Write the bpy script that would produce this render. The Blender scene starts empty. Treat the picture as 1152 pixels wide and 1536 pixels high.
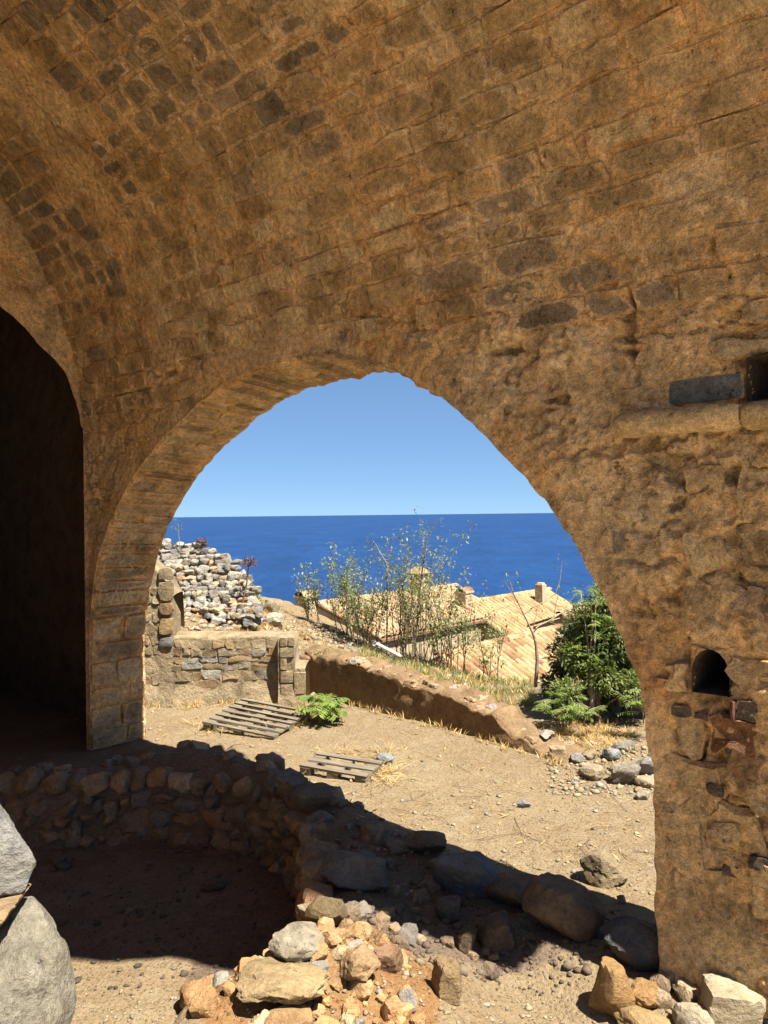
import bpy, math, random
import numpy as np
from mathutils import Vector, Matrix

# ------------------------------------------------------------------ camera, sky, sun, exposure
scene = bpy.context.scene
F = 1150.0                      # focal length in photo pixels (1152 x 1536)
CAM = np.array([0.0, 0.0, 2.0])
ROLL, TILT = 0.0115, 3.5 / F
SUN_DIR2 = np.array([0.765, -0.645]); SUN_EL = math.radians(62)
EXPOSURE = 1.75

cam_data = bpy.data.cameras.new('camera')
cam = bpy.data.objects.new('camera', cam_data)
scene.collection.objects.link(cam)
cam_data.sensor_fit = 'VERTICAL'; cam_data.sensor_height = 24.0
cam_data.lens = F / 1536 * 24.0
cam_data.clip_start = 0.05; cam_data.clip_end = 200000
cam.location = CAM
cam.rotation_euler = (math.pi / 2 + TILT, -ROLL * 0, 0)
cam.matrix_world = Matrix.Translation(Vector(CAM)) @ Matrix.Rotation(math.pi / 2 + TILT, 4, 'X') @ Matrix.Rotation(-ROLL, 4, 'Z')
scene.camera = cam

S2 = SUN_DIR2 / np.linalg.norm(SUN_DIR2)
SUN = Vector((S2[0] * math.cos(SUN_EL), S2[1] * math.cos(SUN_EL), math.sin(SUN_EL)))
world = bpy.data.worlds.new('World'); scene.world = world; world.use_nodes = True
wn = world.node_tree; wn.nodes.clear()
sky = wn.nodes.new('ShaderNodeTexSky'); sky.sky_type = 'NISHITA'; sky.sun_disc = False
sky.sun_elevation = SUN_EL; sky.sun_rotation = math.atan2(S2[0], S2[1])
sky.air_density = 0.4; sky.dust_density = 0.0; sky.ozone_density = 9.0; sky.altitude = 0
bg = wn.nodes.new('ShaderNodeBackground'); bg.inputs['Strength'].default_value = 0.1
wo = wn.nodes.new('ShaderNodeOutputWorld')
gam = wn.nodes.new('ShaderNodeGamma'); gam.inputs[1].default_value = 0.45
tin = wn.nodes.new('ShaderNodeMix'); tin.data_type = 'RGBA'; tin.blend_type = 'MULTIPLY'; tin.inputs[0].default_value = 1.0; tin.inputs[7].default_value = (.68, .92, 1.15, 1)
wn.links.new(sky.outputs[0], gam.inputs[0]); wn.links.new(gam.outputs[0], tin.inputs[6])
wn.links.new(tin.outputs[2], bg.inputs[0]); wn.links.new(bg.outputs[0], wo.inputs[0])
sl = bpy.data.lights.new('sun', 'SUN'); sl.energy = 4.5; sl.angle = math.radians(0.53); sl.color = (1.0, 0.93, 0.82)
so = bpy.data.objects.new('sun', sl); scene.collection.objects.link(so)
so.rotation_euler = SUN.to_track_quat('Z', 'Y').to_euler(); so.location = (5, -5, 20)
scene.view_settings.view_transform = 'Standard'; scene.view_settings.look = 'None'
scene.view_settings.exposure = EXPOSURE; scene.view_settings.gamma = 1.0
scene.view_settings.use_curve_mapping = False
scene.render.engine = 'CYCLES'
scene.cycles.max_bounces = 10; scene.cycles.diffuse_bounces = 6; scene.cycles.glossy_bounces = 3
scene.cycles.transmission_bounces = 4; scene.cycles.caustics_reflective = False; scene.cycles.caustics_refractive = False
scene.cycles.use_denoising = True
scene.cycles.sample_clamp_indirect = 6.0

# ------------------------------------------------------------------ helpers
rnd = random.Random(7)
nrs = np.random.RandomState(11)
C = scene.collection

def lin(r, g, b):
    f = lambda c: ((c / 255 + 0.055) / 1.055) ** 2.4 if c > 10 else c / 255 / 12.92
    return (f(r), f(g), f(b), 1.0)

def ray(x, y):
    u, v = x - 576.0, 768.0 - y
    c, s = math.cos(ROLL), math.sin(ROLL)
    return np.array([(u * c + v * s) / F, 1.0, (-u * s + v * c) / F + TILT])
def P(x, y, d):
    return CAM + ray(x, y) * d
def G(x, y, z=0.0):
    r = ray(x, y); return CAM + r * ((z - CAM[2]) / r[2])

A2 = np.array([-.747, .665]); A2 /= np.linalg.norm(A2)
N2 = np.array([A2[1], -A2[0]])
N0, WT = 3.22, 0.53             # hall wall: distance from the camera, thickness
def AN(a, n, z):                # hall coordinates -> world
    a, n, z = np.broadcast_arrays(np.asarray(a, float), n, z)
    return np.stack([a * A2[0] + n * N2[0], a * A2[1] + n * N2[1], z], -1)
def to_an(x, y):
    return x * A2[0] + y * A2[1], x * N2[0] + y * N2[1]
def wall_au(x, y):              # pixel on the hall wall -> (a, z)
    r = ray(x, y); t = N0 / (r[0] * N2[0] + r[1] * N2[1]); p = CAM + r * t
    return to_an(p[0], p[1])[0], p[2]

def hash3(i, j, k, seed):
    with np.errstate(over='ignore'):
        h = (i.astype(np.uint32) * np.uint32(374761393) + j.astype(np.uint32) * np.uint32(668265263)
             + k.astype(np.uint32) * np.uint32(2147483647) + np.uint32(seed * 1013904223 & 0xffffffff))
        h = (h ^ (h >> np.uint32(13))) * np.uint32(1274126177)
        h = (h ^ (h >> np.uint32(16))) * np.uint32(2246822519)
        h = h ^ (h >> np.uint32(15))
    return h.astype(np.float64) / 4294967295.0
def vnoise(p, seed=0):
    p = np.asarray(p, float); f0 = np.floor(p).astype(np.int64); t = p - f0; t = t * t * (3 - 2 * t)
    out = 0
    for dx in (0, 1):
        for dy in (0, 1):
            for dz in (0, 1):
                w = (t[..., 0] if dx else 1 - t[..., 0]) * (t[..., 1] if dy else 1 - t[..., 1]) * (t[..., 2] if dz else 1 - t[..., 2])
                out = out + w * hash3(f0[..., 0] + dx, f0[..., 1] + dy, f0[..., 2] + dz, seed)
    return out * 2 - 1
def fbm(p, octv=4, seed=0, gain=.5):
    p = np.asarray(p, float); s = 0; amp = 1; tot = 0
    for o in range(octv):
        s = s + amp * vnoise(p * 2.03 ** o + 17.3 * o, seed + o); tot += amp; amp *= gain
    return s / tot
def p3(x, y, z=0.0):
    x, y, z = np.broadcast_arrays(np.asarray(x, float), np.asarray(y, float), z); return np.stack([x, y, z], -1)
def sstep(e0, e1, x):
    t = np.clip((x - e0) / (e1 - e0), 0, 1); return t * t * (3 - 2 * t)

def obj(name, me, mat=None, parent=None, color=None, mat_world=None):
    if mat is not None and len(me.materials) == 0: me.materials.append(mat)
    o = bpy.data.objects.new(name, me); C.objects.link(o)
    if parent is not None: o.parent = parent
    if color is not None: o.color = (color[0], color[1], color[2], 1)
    if mat_world is not None: o.matrix_basis = mat_world
    return o
def mesh(verts, faces, smooth=True, name='m'):
    me = bpy.data.meshes.new(name)
    me.from_pydata([tuple(v) for v in verts], [], [tuple(f) for f in faces]); me.update()
    if smooth: me.polygons.foreach_set('use_smooth', [True] * len(me.polygons))
    return me
def big_mesh(V, Q, smooth=True, name='m', colors=None):
    V = np.asarray(V, np.float32).reshape(-1, 3); Q = np.asarray(Q, np.int32); k = Q.shape[1]
    me = bpy.data.meshes.new(name)
    me.vertices.add(len(V)); me.vertices.foreach_set('co', V.ravel())
    me.loops.add(Q.size); me.loops.foreach_set('vertex_index', Q.ravel())
    me.polygons.add(len(Q)); me.polygons.foreach_set('loop_start', np.arange(0, Q.size, k, dtype=np.int32))
    if smooth: me.polygons.foreach_set('use_smooth', np.ones(len(Q), bool))
    me.update(calc_edges=True); me.validate()
    if colors is not None:
        at = me.color_attributes.new('Col', 'FLOAT_COLOR', 'POINT')
        at.data.foreach_set('color', np.asarray(colors, np.float32).ravel())
    return me
def grid_quads(nu, nv):         # (nu+1)*(nv+1) verts
    i, j = np.meshgrid(np.arange(nu), np.arange(nv), indexing='ij')
    a = i * (nv + 1) + j
    return np.stack([a, a + nv + 1, a + nv + 2, a + 1], -1).reshape(-1, 4)
def tag(o, label=None, cat=None, group=None, kind=None):
    if label: o['label'] = label
    if cat: o['category'] = cat
    if group: o['group'] = group
    if kind: o['kind'] = kind
    return o
def empty(name, loc=(0, 0, 0)):
    o = bpy.data.objects.new(name, None); C.objects.link(o); o.location = loc; o.empty_display_size = .2; return o
def keep(o, parent):            # parent a mesh built in world coordinates under an Empty that is not at the origin
    o.parent = parent; o.matrix_parent_inverse = Matrix.Translation(-Vector(parent.location)); return o

# ------------------------------------------------------------------ materials
class NT:
    def __init__(s, name):
        s.m = bpy.data.materials.new(name); s.m.use_nodes = True; s.t = s.m.node_tree; s.t.nodes.clear()
        s.out = s.n('OutputMaterial')
    def n(s, t, **kw):
        nd = s.t.nodes.new('ShaderNode' + t)
        for k, v in kw.items():
            if hasattr(nd, k) and k not in nd.inputs: setattr(nd, k, v)
            else: s.set(nd.inputs[k.replace('_', ' ')], v)
        return nd
    def set(s, sock, v):
        if isinstance(v, bpy.types.NodeSocket): s.t.links.new(v, sock)
        else: sock.default_value = v
    def pos(s): return s.n('NewGeometry').outputs['Position']
    def noise(s, scale, detail=5, rough=.55, vec=None, dist=0.0):
        nd = s.n('TexNoise', Scale=scale, Detail=detail, Roughness=rough, Distortion=dist)
        s.set(nd.inputs['Vector'], vec if vec is not None else s.pos()); return nd.outputs['Fac']
    def ramp(s, fac, *stops):
        nd = s.n('ValToRGB'); s.set(nd.inputs[0], fac); e = nd.color_ramp.elements
        while len(e) < len(stops): e.new(.5)
        for el, (p, c) in zip(e, stops):
            el.position = p; el.color = c if not isinstance(c, (int, float)) else (c, c, c, 1)
        return nd.outputs[0]
    def mix(s, f, a, b, mode='MIX'):
        nd = s.n('Mix', data_type='RGBA', blend_type=mode)
        s.set(nd.inputs[0], f); s.set(nd.inputs[6], a); s.set(nd.inputs[7], b); return nd.outputs[2]
    def math(s, op, a, b=0.0):
        nd = s.n('Math', operation=op); s.set(nd.inputs[0], a); s.set(nd.inputs[1], b); return nd.outputs[0]
    def bump(s, h, dist=.02, strength=1.0, nrm=None):
        nd = s.n('Bump', Strength=strength, Distance=dist); s.set(nd.inputs['Height'], h)
        if nrm is not None: s.set(nd.inputs['Normal'], nrm)
        return nd.outputs[0]
    def bsdf(s, col, rough=.9, nrm=None, spec=.2, **kw):
        b = s.n('BsdfPrincipled'); s.set(b.inputs['Base Color'], col); s.set(b.inputs['Roughness'], rough)
        b.inputs['Specular IOR Level'].default_value = spec
        if nrm is not None: s.set(b.inputs['Normal'], nrm)
        for k, v in kw.items(): s.set(b.inputs[k.replace('_', ' ')], v)
        return b.outputs[0]
    def done(s, sh): s.t.links.new(sh, s.out.inputs[0]); return s.m

def masonry(name, plaster, use_obj=True, smear=.55, bumpd=.02, attr=False, spots=.5, fine=1.0, alb=.56):
    t = NT(name)
    n1 = t.noise(1.1, 4, .6); n2 = t.noise(5.5, 8, .68, dist=.4); n3 = t.noise(38 * fine, 5, .7); n4 = t.noise(150 * fine, 2, .5)
    if attr: base = t.n('VertexColor', layer_name='Col').outputs[0]
    elif use_obj: base = t.n('ObjectInfo').outputs['Color']
    else: base = plaster
    pl = t.mix(t.ramp(n1, (.35, 0.0), (.65, 1.0)), plaster, (plaster[0] * .84, plaster[1] * .74, plaster[2] * .62, 1))
    f = t.math('MULTIPLY', t.ramp(t.noise(3.1, 7, .7, dist=.8), (.44, 0.0), (.58, 1.0)), smear)
    col = t.mix(f, base, pl)
    col = t.mix(1.0, col, t.ramp(n2, (.28, .55), (.5, .98), (.75, 1.38)), 'MULTIPLY')
    col = t.mix(1.0, col, t.ramp(n3, (.3, .72), (.6, 1.12)), 'MULTIPLY')
    pits = t.ramp(t.noise(17 * fine, 6, .75), (.30, 1.0), (.36, 0.0))
    col = t.mix(t.math('MULTIPLY', pits, spots), col, (.035, .022, .012, 1))
    col = t.mix(1.0, col, (alb, alb, alb, 1), 'MULTIPLY')
    h = t.math('ADD', t.math('MULTIPLY', n2, 1.6), t.math('MULTIPLY', n3, .5))
    h = t.math('ADD', h, t.math('MULTIPLY', n4, .12))
    h = t.math('SUBTRACT', h, t.math('MULTIPLY', pits, .35))
    return t.done(t.bsdf(col, .92, t.bump(h, bumpd), .12))

PL = (.47, .305, .155, 1)
M = {}
def vault_mat(name, stone, attr=False):
    t = NT(name)
    n1 = t.noise(.8, 5, .6, dist=.5); n2 = t.noise(4.5, 8, .7, dist=.15); n3 = t.noise(30, 6, .72); n4 = t.noise(140, 3, .6); n5 = t.noise(2.2, 7, .68, dist=1.0); n6 = t.noise(7.5, 6, .7, dist=.2)
    pl = t.mix(t.ramp(n1, (.36, 0.0), (.62, 1.0)), (.74, .465, .20, 1), (.63, .35, .135, 1))
    pl = t.mix(t.ramp(n5, (.55, 0.0), (.67, .75)), pl, (.45, .325, .195, 1))
    pl = t.mix(t.ramp(n6, (.58, 0.0), (.70, .75)), pl, (.80, .62, .38, 1))
    pl = t.mix(t.ramp(t.noise(3.2, 3, .5, dist=.3), (.62, 0.0), (.68, .8)), pl, (.52, .28, .115, 1))
    col = pl
    if not stone: col = t.mix(t.ramp(t.noise(1.3, 5, .65), (.42, .05), (.58, .55)), pl, (.72, .54, .32, 1))
    if stone:
        base = t.n('VertexColor', layer_name='Col').outputs[0] if attr else t.n('ObjectInfo').outputs['Color']; edge = t.n('VertexColor', layer_name='Edge').outputs[0]
        k = t.math('ADD', edge, t.math('MULTIPLY', t.math('SUBTRACT', n6, .5), 1.5))
        k = t.math('ADD', k, t.math('MULTIPLY', t.math('SUBTRACT', n3, .5), .9))
        k = t.math('ADD', k, t.math('MULTIPLY', t.math('SUBTRACT', t.noise(.95, 5, .6, dist=.6), .48), 2.2))
        band = t.math('MULTIPLY', t.ramp(k, (.10, 0.0), (.2, 1.0), (.36, 1.0), (.46, 0.0)), t.ramp(t.noise(1.7, 4, .6), (.44, 0.0), (.58, .4)))
        col = t.mix(t.ramp(k, (.30, 0.0), (.46, 1.0)), pl, base); col = t.mix(band, col, (.76, .61, .40, 1))
    col = t.mix(1.0, col, t.ramp(n2, (.30, .48), (.5, .98), (.72, 1.42)), 'MULTIPLY')
    col = t.mix(1.0, col, t.ramp(n3, (.3, .5), (.5, 1.0), (.7, 1.4)), 'MULTIPLY')
    col = t.mix(1.0, col, t.ramp(n4, (.3, .68), (.7, 1.28)), 'MULTIPLY')
    pits = t.ramp(t.noise(14, 7, .78), (.31, 1.0), (.37, 0.0))
    col = t.mix(t.math('MULTIPLY', pits, .65), col, (.04, .024, .012, 1))
    vor = t.n('TexVoronoi', Scale=3.3, feature='DISTANCE_TO_EDGE'); wv = t.n('VectorMath', operation='ADD'); t.set(wv.inputs[0], t.pos())
    sc_ = t.n('VectorMath', operation='SCALE'); t.set(sc_.inputs[0], t.n('TexNoise', Scale=5.0, Detail=5.0).outputs['Color']); sc_.inputs['Scale'].default_value = .35
    t.set(wv.inputs[1], sc_.outputs[0]); t.set(vor.inputs['Vector'], wv.outputs[0])
    crack = t.math('MULTIPLY', t.ramp(vor.outputs['Distance'], (.008, 1.0), (.03, 0.0)), t.ramp(n5, (.45, 0.0), (.55, 1.0)))
    col = t.mix(t.math('MULTIPLY', crack, .0), col, (.07, .045, .025, 1))
    h = t.math('ADD', t.math('MULTIPLY', n2, 1.5), t.math('MULTIPLY', n3, .75))
    h = t.math('ADD', h, t.math('MULTIPLY', n4, .16)); h = t.math('SUBTRACT', h, t.math('MULTIPLY', pits, .5)); h = t.math('SUBTRACT', h, t.math('MULTIPLY', crack, .0))
    return t.done(t.bsdf(col, .93, t.bump(h, .05), .1))
M['vault'] = vault_mat('vault_plaster', False)
M['vstone'] = vault_mat('vault_stone', True)
M['vstonec'] = vault_mat('vault_stone_far', True, True)
M['shade_dark'] = masonry('shade_dark_wall', (.17, .12, .08, 1), False, .5, .03)  # shade put into the colour: chamber, niche and socket made to read unlit
M['rubble'] = masonry('rubble_stone', (.33, .24, .15, 1), True, .3, .03, spots=.25, alb=.85)
M['pale'] = masonry('pale_masonry', (.54, .43, .27, 1), True, .65, .02, spots=.3)
M['palewall'] = masonry('mortar_wall', (.52, .41, .255, 1), False, .5, .03, spots=.45)
M['rubblec'] = masonry('rubble_stone_mixed', (.36, .27, .17, 1), True, .1, .01, attr=True, spots=.1)

def ground_mat():
    t = NT('ground_surface')
    zn = t.n('SeparateColor', Color=t.n('VertexColor', layer_name='Zone').outputs[0])
    n1 = t.noise(.9, 5, .6); n2 = t.noise(7, 8, .7); n3 = t.noise(60, 4, .7); n4 = t.noise(4, 6, .7, dist=.5)
    def zone(c1, c2, c3):
        c = t.mix(t.ramp(n1, (.38, 0.0), (.62, 1.0)), c1, c2); return t.mix(t.ramp(n2, (.5, 0.0), (.7, .8)), c, c3)
    def fac(o): return t.ramp(t.math('ADD', o, t.math('MULTIPLY', t.math('SUBTRACT', n4, .5), .9)), (.40, 0.0), (.60, 1.0))
    k = .50
    def sc(*c): return (c[0] * k, c[1] * k, c[2] * k, 1)
    col = zone(sc(.47, .36, .215), sc(.42, .30, .17), sc(.52, .42, .275))
    col = t.mix(fac(zn.outputs[0]), col, zone((.17, .125, .088, 1), (.135, .097, .068, 1), (.20, .15, .105, 1)))
    col = t.mix(fac(zn.outputs[1]), col, zone(sc(.47, .27, .12), sc(.42, .22, .09), sc(.52, .37, .20)))
    col = t.mix(fac(zn.outputs[2]), col, zone((.58, .48, .34, 1), (.52, .42, .28, 1), (.62, .53, .40, 1)))  # pale ground added out of view to bounce sun onto the vault
    col = t.mix(1.0, col, t.ramp(n3, (.25, .62), (.65, 1.2)), 'MULTIPLY')
    v = t.n('TexVoronoi', Scale=55.0, feature='F1'); t.set(v.inputs['Vector'], t.pos()); vc = t.n('SeparateColor', Color=v.outputs['Color'])
    sel = t.math('MULTIPLY', t.ramp(v.outputs['Distance'], (.26, 1.0), (.36, 0.0)), t.ramp(vc.outputs[0], (.58, 0.0), (.62, 1.0)))
    col = t.mix(t.math('MULTIPLY', sel, .6), col, t.mix(1.0, col, t.ramp(vc.outputs[1], (0, (.55, .5, .45, 1)), (.5, (1.2, 1.2, 1.2, 1)), (1, (.8, .85, .95, 1))), 'MULTIPLY'))
    h = t.math('ADD', t.math('MULTIPLY', n2, 1.2), t.math('MULTIPLY', n3, .6)); h = t.math('ADD', h, t.math('MULTIPLY', sel, .6))
    return t.done(t.bsdf(col, .95, t.bump(h, .025), .08))
M['ground'] = ground_mat()

def simple(name, col, rough=.8, var=.25, scale=20, bumpd=.004, obj_col=False):
    t = NT(name); n = t.noise(scale, 5, .65)
    b = t.n('ObjectInfo').outputs['Color'] if obj_col else col
    c = t.mix(1.0, b, t.ramp(n, (.3, 1 - var), (.7, 1 + var)), 'MULTIPLY')
    return t.done(t.bsdf(c, rough, t.bump(n, bumpd), .2))
def wood(name, col):
    t = NT(name); co = t.n('TexCoord').outputs['Object']
    mp = t.n('Mapping'); t.set(mp.inputs['Vector'], co); mp.inputs['Scale'].default_value = (2.5, 40, 40)
    n = t.noise(1.0, 6, .7, mp.outputs[0]); n2 = t.noise(6, 4)
    c = t.mix(1.0, col, t.ramp(n, (.3, .55), (.65, 1.25)), 'MULTIPLY')
    c = t.mix(1.0, c, t.ramp(n2, (.3, .8), (.7, 1.15)), 'MULTIPLY')
    return t.done(t.bsdf(c, .85, t.bump(n, .004), .2))
M['wood'] = wood('weathered_wood', (.17, .14, .10, 1))
def leaf(name, c1, c2, trans=.35):
    t = NT(name); r = t.n('NewGeometry').outputs['Random Per Island']
    c = t.mix(r, c1, c2)
    n = t.noise(3, 3); c = t.mix(1.0, c, t.ramp(n, (.3, .7), (.7, 1.25)), 'MULTIPLY')
    b = t.bsdf(c, .5, None, .35)
    tr = t.n('BsdfTranslucent'); t.set(tr.inputs[0], t.mix(1.0, c, (1.3, 1.4, .6, 1), 'MULTIPLY'))
    mx = t.n('MixShader'); mx.inputs[0].default_value = trans
    t.t.links.new(b, mx.inputs[1]); t.t.links.new(tr.outputs[0], mx.inputs[2])
    return t.done(mx.outputs[0])
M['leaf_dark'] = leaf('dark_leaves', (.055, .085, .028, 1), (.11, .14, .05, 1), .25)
M['leaf_bright'] = leaf('bright_leaves', (.10, .17, .03, 1), (.21, .27, .055, 1), .4)
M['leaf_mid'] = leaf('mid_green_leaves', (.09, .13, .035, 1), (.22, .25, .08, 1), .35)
M['leaf_olive'] = leaf('olive_leaves', (.15, .19, .07, 1), (.24, .26, .11, 1), .35)
M['leaf_blue'] = leaf('bluegreen_leaves', (.12, .17, .10, 1), (.2, .25, .16, 1), .25)
M['dry'] = leaf('dry_grass', (.42, .28, .11, 1), (.55, .40, .18, 1), .3)
M['dryred'] = leaf('rusty_weeds', (.33, .17, .07, 1), (.45, .28, .11, 1), .3)
M['brownseed'] = leaf('brown_seed_heads', (.09, .045, .03, 1), (.15, .08, .05, 1), .1)
M['bark'] = simple('grey_bark', (.17, .13, .10, 1), .9, .35, 30, .01)
M['barkpale'] = simple('pale_bark', (.27, .22, .17, 1), .9, .3, 30, .008)
M['twig'] = simple('dry_twig', (.16, .11, .07, 1), .9, .3, 30, .004)
M['tile'] = masonry('roof_tile', (.52, .36, .2, 1), True, .35, .006, spots=.2)
M['render'] = masonry('rendered_wall', (.78, .62, .40, 1), False, .5, .012, spots=.12)
M['white'] = simple('white_paint', (.62, .61, .58, 1), .6, .1, 8)
M['iron'] = simple('rusty_iron', (.10, .045, .03, 1), .8, .4, 40)
M['scratch'] = simple('scratched_lime', (.44, .35, .23, 1), .95, .2, 60)
M['bluepaint'] = simple('grey_blue_paint', (.12, .13, .16, 1), .9, .4, 60)

# ------------------------------------------------------------------ ground
RIDGE = np.array([(-7, 5.3), (-3.4, 5.45), (-2.5, 5.58), (-1.8, 5.66), (-1.3, 5.58), (-.82, 5.26), (-.50, 4.75), (-.42, 4.3), (-.40, 3.7), (-.52, 3.3), (-.85, 3.0), (-1.0, 2.4), (-1.0, -6), (-7, -6)])
def seg_dist(x, y, pts, closed=True):
    d = np.full(np.shape(x), 1e9); m = len(pts)
    for i in range(m if closed else m - 1):
        a, b = np.array(pts[i]), np.array(pts[(i + 1) % m]); ab = b - a
        t = np.clip(((x - a[0]) * ab[0] + (y - a[1]) * ab[1]) / (ab @ ab), 0, 1)
        d = np.minimum(d, np.hypot(x - a[0] - t * ab[0], y - a[1] - t * ab[1]))
    return d
def inside(x, y, pts):
    c = np.zeros(np.shape(x), bool); m = len(pts)
    for i in range(m):
        (x1, y1), (x2, y2) = pts[i], pts[(i + 1) % m]
        if y1 == y2: continue
        c ^= ((y1 > y) != (y2 > y)) & (x < (x2 - x1) * (y - y1) / (y2 - y1) + x1)
    return c
LOWBASE = np.array([G(452, 1036)[:2], G(510, 1050)[:2], G(560, 1065)[:2], G(640, 1083)[:2], G(700, 1102)[:2], G(760, 1119)[:2], G(815, 1138)[:2], G(850, 1150)[:2]])
LOWTOP = np.array([.44, .42, .37, .31, .23, .14, .04, -.03])
WALLY = 8.15
QPOLY = [(-12, WALLY + .12)] + [(-1.1, WALLY + .12)] + [tuple(p + np.array([.17, .22])) for p in LOWBASE] + [(2.6, 6.6), (9, 7.2), (90, 7.2), (90, 400), (-90, 400), (-90, WALLY + .12)]
def H(x, y, rough=True):
    x = np.asarray(x, float); y = np.asarray(y, float)
    z = .05 * fbm(p3(x * .7, y * .7), 3, 3)
    # inside of the hall, right of the pit: a little lower than the courtyard
    a, n = to_an(x, y)
    z = z - .10 * sstep(3.2, 2.8, n) * sstep(.2, .6, x)
    z = z + .10 * np.exp(-((n - 3.45) ** 2) / .05) * sstep(2.2, 2.8, a) * sstep(6.0, 5.6, a)
    # pit
    d = seg_dist(x, y, RIDGE); ins = inside(x, y, RIDGE); sd = np.where(ins, -d, d)
    ridge_up = .10 * np.exp(-((sd - .22) / .22) ** 2) * (y > 2.6)
    z = z + ridge_up + (.12 + .07 * fbm(p3(x * 7, y * 7), 4, 55)) * np.exp(-(((x + .28) / .42) ** 2 + ((y - 3.22) / .36) ** 2))
    pz = -.36 + .03 * fbm(p3(x, y, 4.), 3, 8) - .05 * sstep(5.2, 4.2, y)
    k = sstep(.05, -.07, sd + .03 * fbm(p3(x * 5, y * 5), 3, 9))
    k2 = sstep(.1, -.5, sd)                         # softer bank near the camera
    near = sstep(3.3, 2.7, y)
    k = k * (1 - near) + k2 * near
    z = z * (1 - k) + pz * k
    # behind the courtyard walls
    q = inside(x, y, QPOLY) & ((n > 3.76) | (x > 1.5))
    top = np.interp(x, [-4, -2.6, -1.0, -.1, .75, 1.25, 2.5, 5], [.92, .80, .50, .33, .14, .0, -.06, -.1])
    dist = np.maximum(y - np.interp(x, [-1, .8, 1.3, 3], [8.3, 7.2, 6.7, 7]), 0)
    slope = np.interp(x, [-4, -1.5, 0, 1, 3], [.06, .02, -.06, -.05, -.02])
    zq = top + slope * np.minimum(dist, 3) + .08 * fbm(p3(x * 1.6, y * 1.6, 9.), 4, 21)
    crest = np.interp(x, [-6, -1.5, 0, 1, 3, 6], [12.5, 12, 10.8, 10.0, 9.6, 10])
    fall = np.maximum(y - crest, 0)
    zq = zq - np.minimum(fall * .62, 6.5) - .22 * np.maximum(y - 44, 0)
    zq = np.maximum(zq, -60)
    z = np.where(q, zq, z)
    if rough:
        z = z + .012 * fbm(p3(x * 9, y * 9), 3, 33) + .05 * sstep(8.4, 9, y) * fbm(p3(x * 3, y * 3), 3, 5)
    return z
def Hs(x, y): return float(H(np.array([x]), np.array([y]))[0])

xs = np.concatenate([np.linspace(-60, -8, 26)[:-1], np.linspace(-8, -3.2, 80)[:-1], np.linspace(-3.2, 3.4, 300)[:-1], np.linspace(3.4, 9, 80)[:-1], np.linspace(9, 60, 26)])
ys = np.concatenate([np.linspace(-25, 0, 30)[:-1], np.linspace(0, 2.6, 50)[:-1], np.linspace(2.6, 9.2, 330)[:-1], np.linspace(9.2, 14, 110)[:-1], np.linspace(14, 50, 60)[:-1], np.linspace(50, 300, 40)])
X, Y = np.meshgrid(xs, ys, indexing='ij')
Z = H(X, Y)
gm = big_mesh(np.stack([X, Y, Z], -1), grid_quads(len(xs) - 1, len(ys) - 1))
gm.materials.append(M['ground'])
ac, nc = to_an(X, Y); insd = inside(X, Y, RIDGE); dd = seg_dist(X, Y, RIDGE)
soil = sstep(4.05, 4.35, Y) * insd
soil = np.maximum(soil, sstep(.75, .55, dd) * sstep(3.6, 3.85, Y) * sstep(6.5, 6.2, Y) * sstep(3.70, 3.58, nc))
soil = np.maximum(soil, sstep(3.5, 3.38, nc) * sstep(1.6, 1.85, ac) * sstep(-.5, -.3, X) * sstep(3.35, 3.55, Y))
soil = np.maximum(soil, sstep(3.75, 3.65, nc) * sstep(5.4, 5.6, ac))
org_ = sstep(1.25, .75, ((X + .30) / .52) ** 2 + ((Y - 3.15) / .45) ** 2)
bounce = sstep(2.6, 2.3, Y) * sstep(-14, -13, Y)  # unseen bright strip around and behind the camera, added for bounce light
zc = np.stack([soil, org_, bounce, np.ones_like(soil)], -1).astype(np.float32)
at = gm.color_attributes.new('Zone', 'FLOAT_COLOR', 'POINT'); at.data.foreach_set('color', zc.ravel())
def Hs(x, y):
    i_ = min(max(int(np.searchsorted(xs, x)) - 1, 0), len(xs) - 2); j_ = min(max(int(np.searchsorted(ys, y)) - 1, 0), len(ys) - 2)
    tx = (x - xs[i_]) / (xs[i_ + 1] - xs[i_]); ty = (y - ys[j_]) / (ys[j_ + 1] - ys[j_])
    return float(Z[i_, j_] * (1 - tx) * (1 - ty) + Z[i_ + 1, j_] * tx * (1 - ty) + Z[i_, j_ + 1] * (1 - tx) * ty + Z[i_ + 1, j_ + 1] * tx * ty)
ground = obj('ground', gm); tag(ground, kind='structure')

# sea
t = NT('sea_water')
mp = t.n('Mapping'); t.set(mp.inputs['Vector'], t.pos()); mp.inputs['Scale'].default_value = (1, .35, 1)
w1 = t.noise(.012, 4, .6, mp.outputs[0]); w2 = t.noise(.10, 6, .7, mp.outputs[0]); w3 = t.noise(.5, 4, .7, mp.outputs[0])
col = t.mix(t.ramp(w1, (.35, 0.0), (.7, 1.0)), (.004, .026, .100, 1), (.007, .038, .130, 1))
col = t.mix(1.0, col, t.ramp(t.math('ADD', t.math('MULTIPLY', w2, .6), t.math('MULTIPLY', t.noise(.02, 6, .75, mp.outputs[0]), .4)), (.36, .72), (.64, 1.28)), 'MULTIPLY')
M['sea'] = t.done(t.bsdf(col, .35, t.bump(t.math('ADD', t.math('MULTIPLY', w2, 3.0), w3), .6), .12))
R = 60000
sea = obj('sea', mesh([(-R, 12, -42), (R, 12, -42), (R, R, -42), (-R, R, -42)], [(0, 1, 2, 3)], False), M['sea'])
tag(sea, kind='structure')

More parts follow.
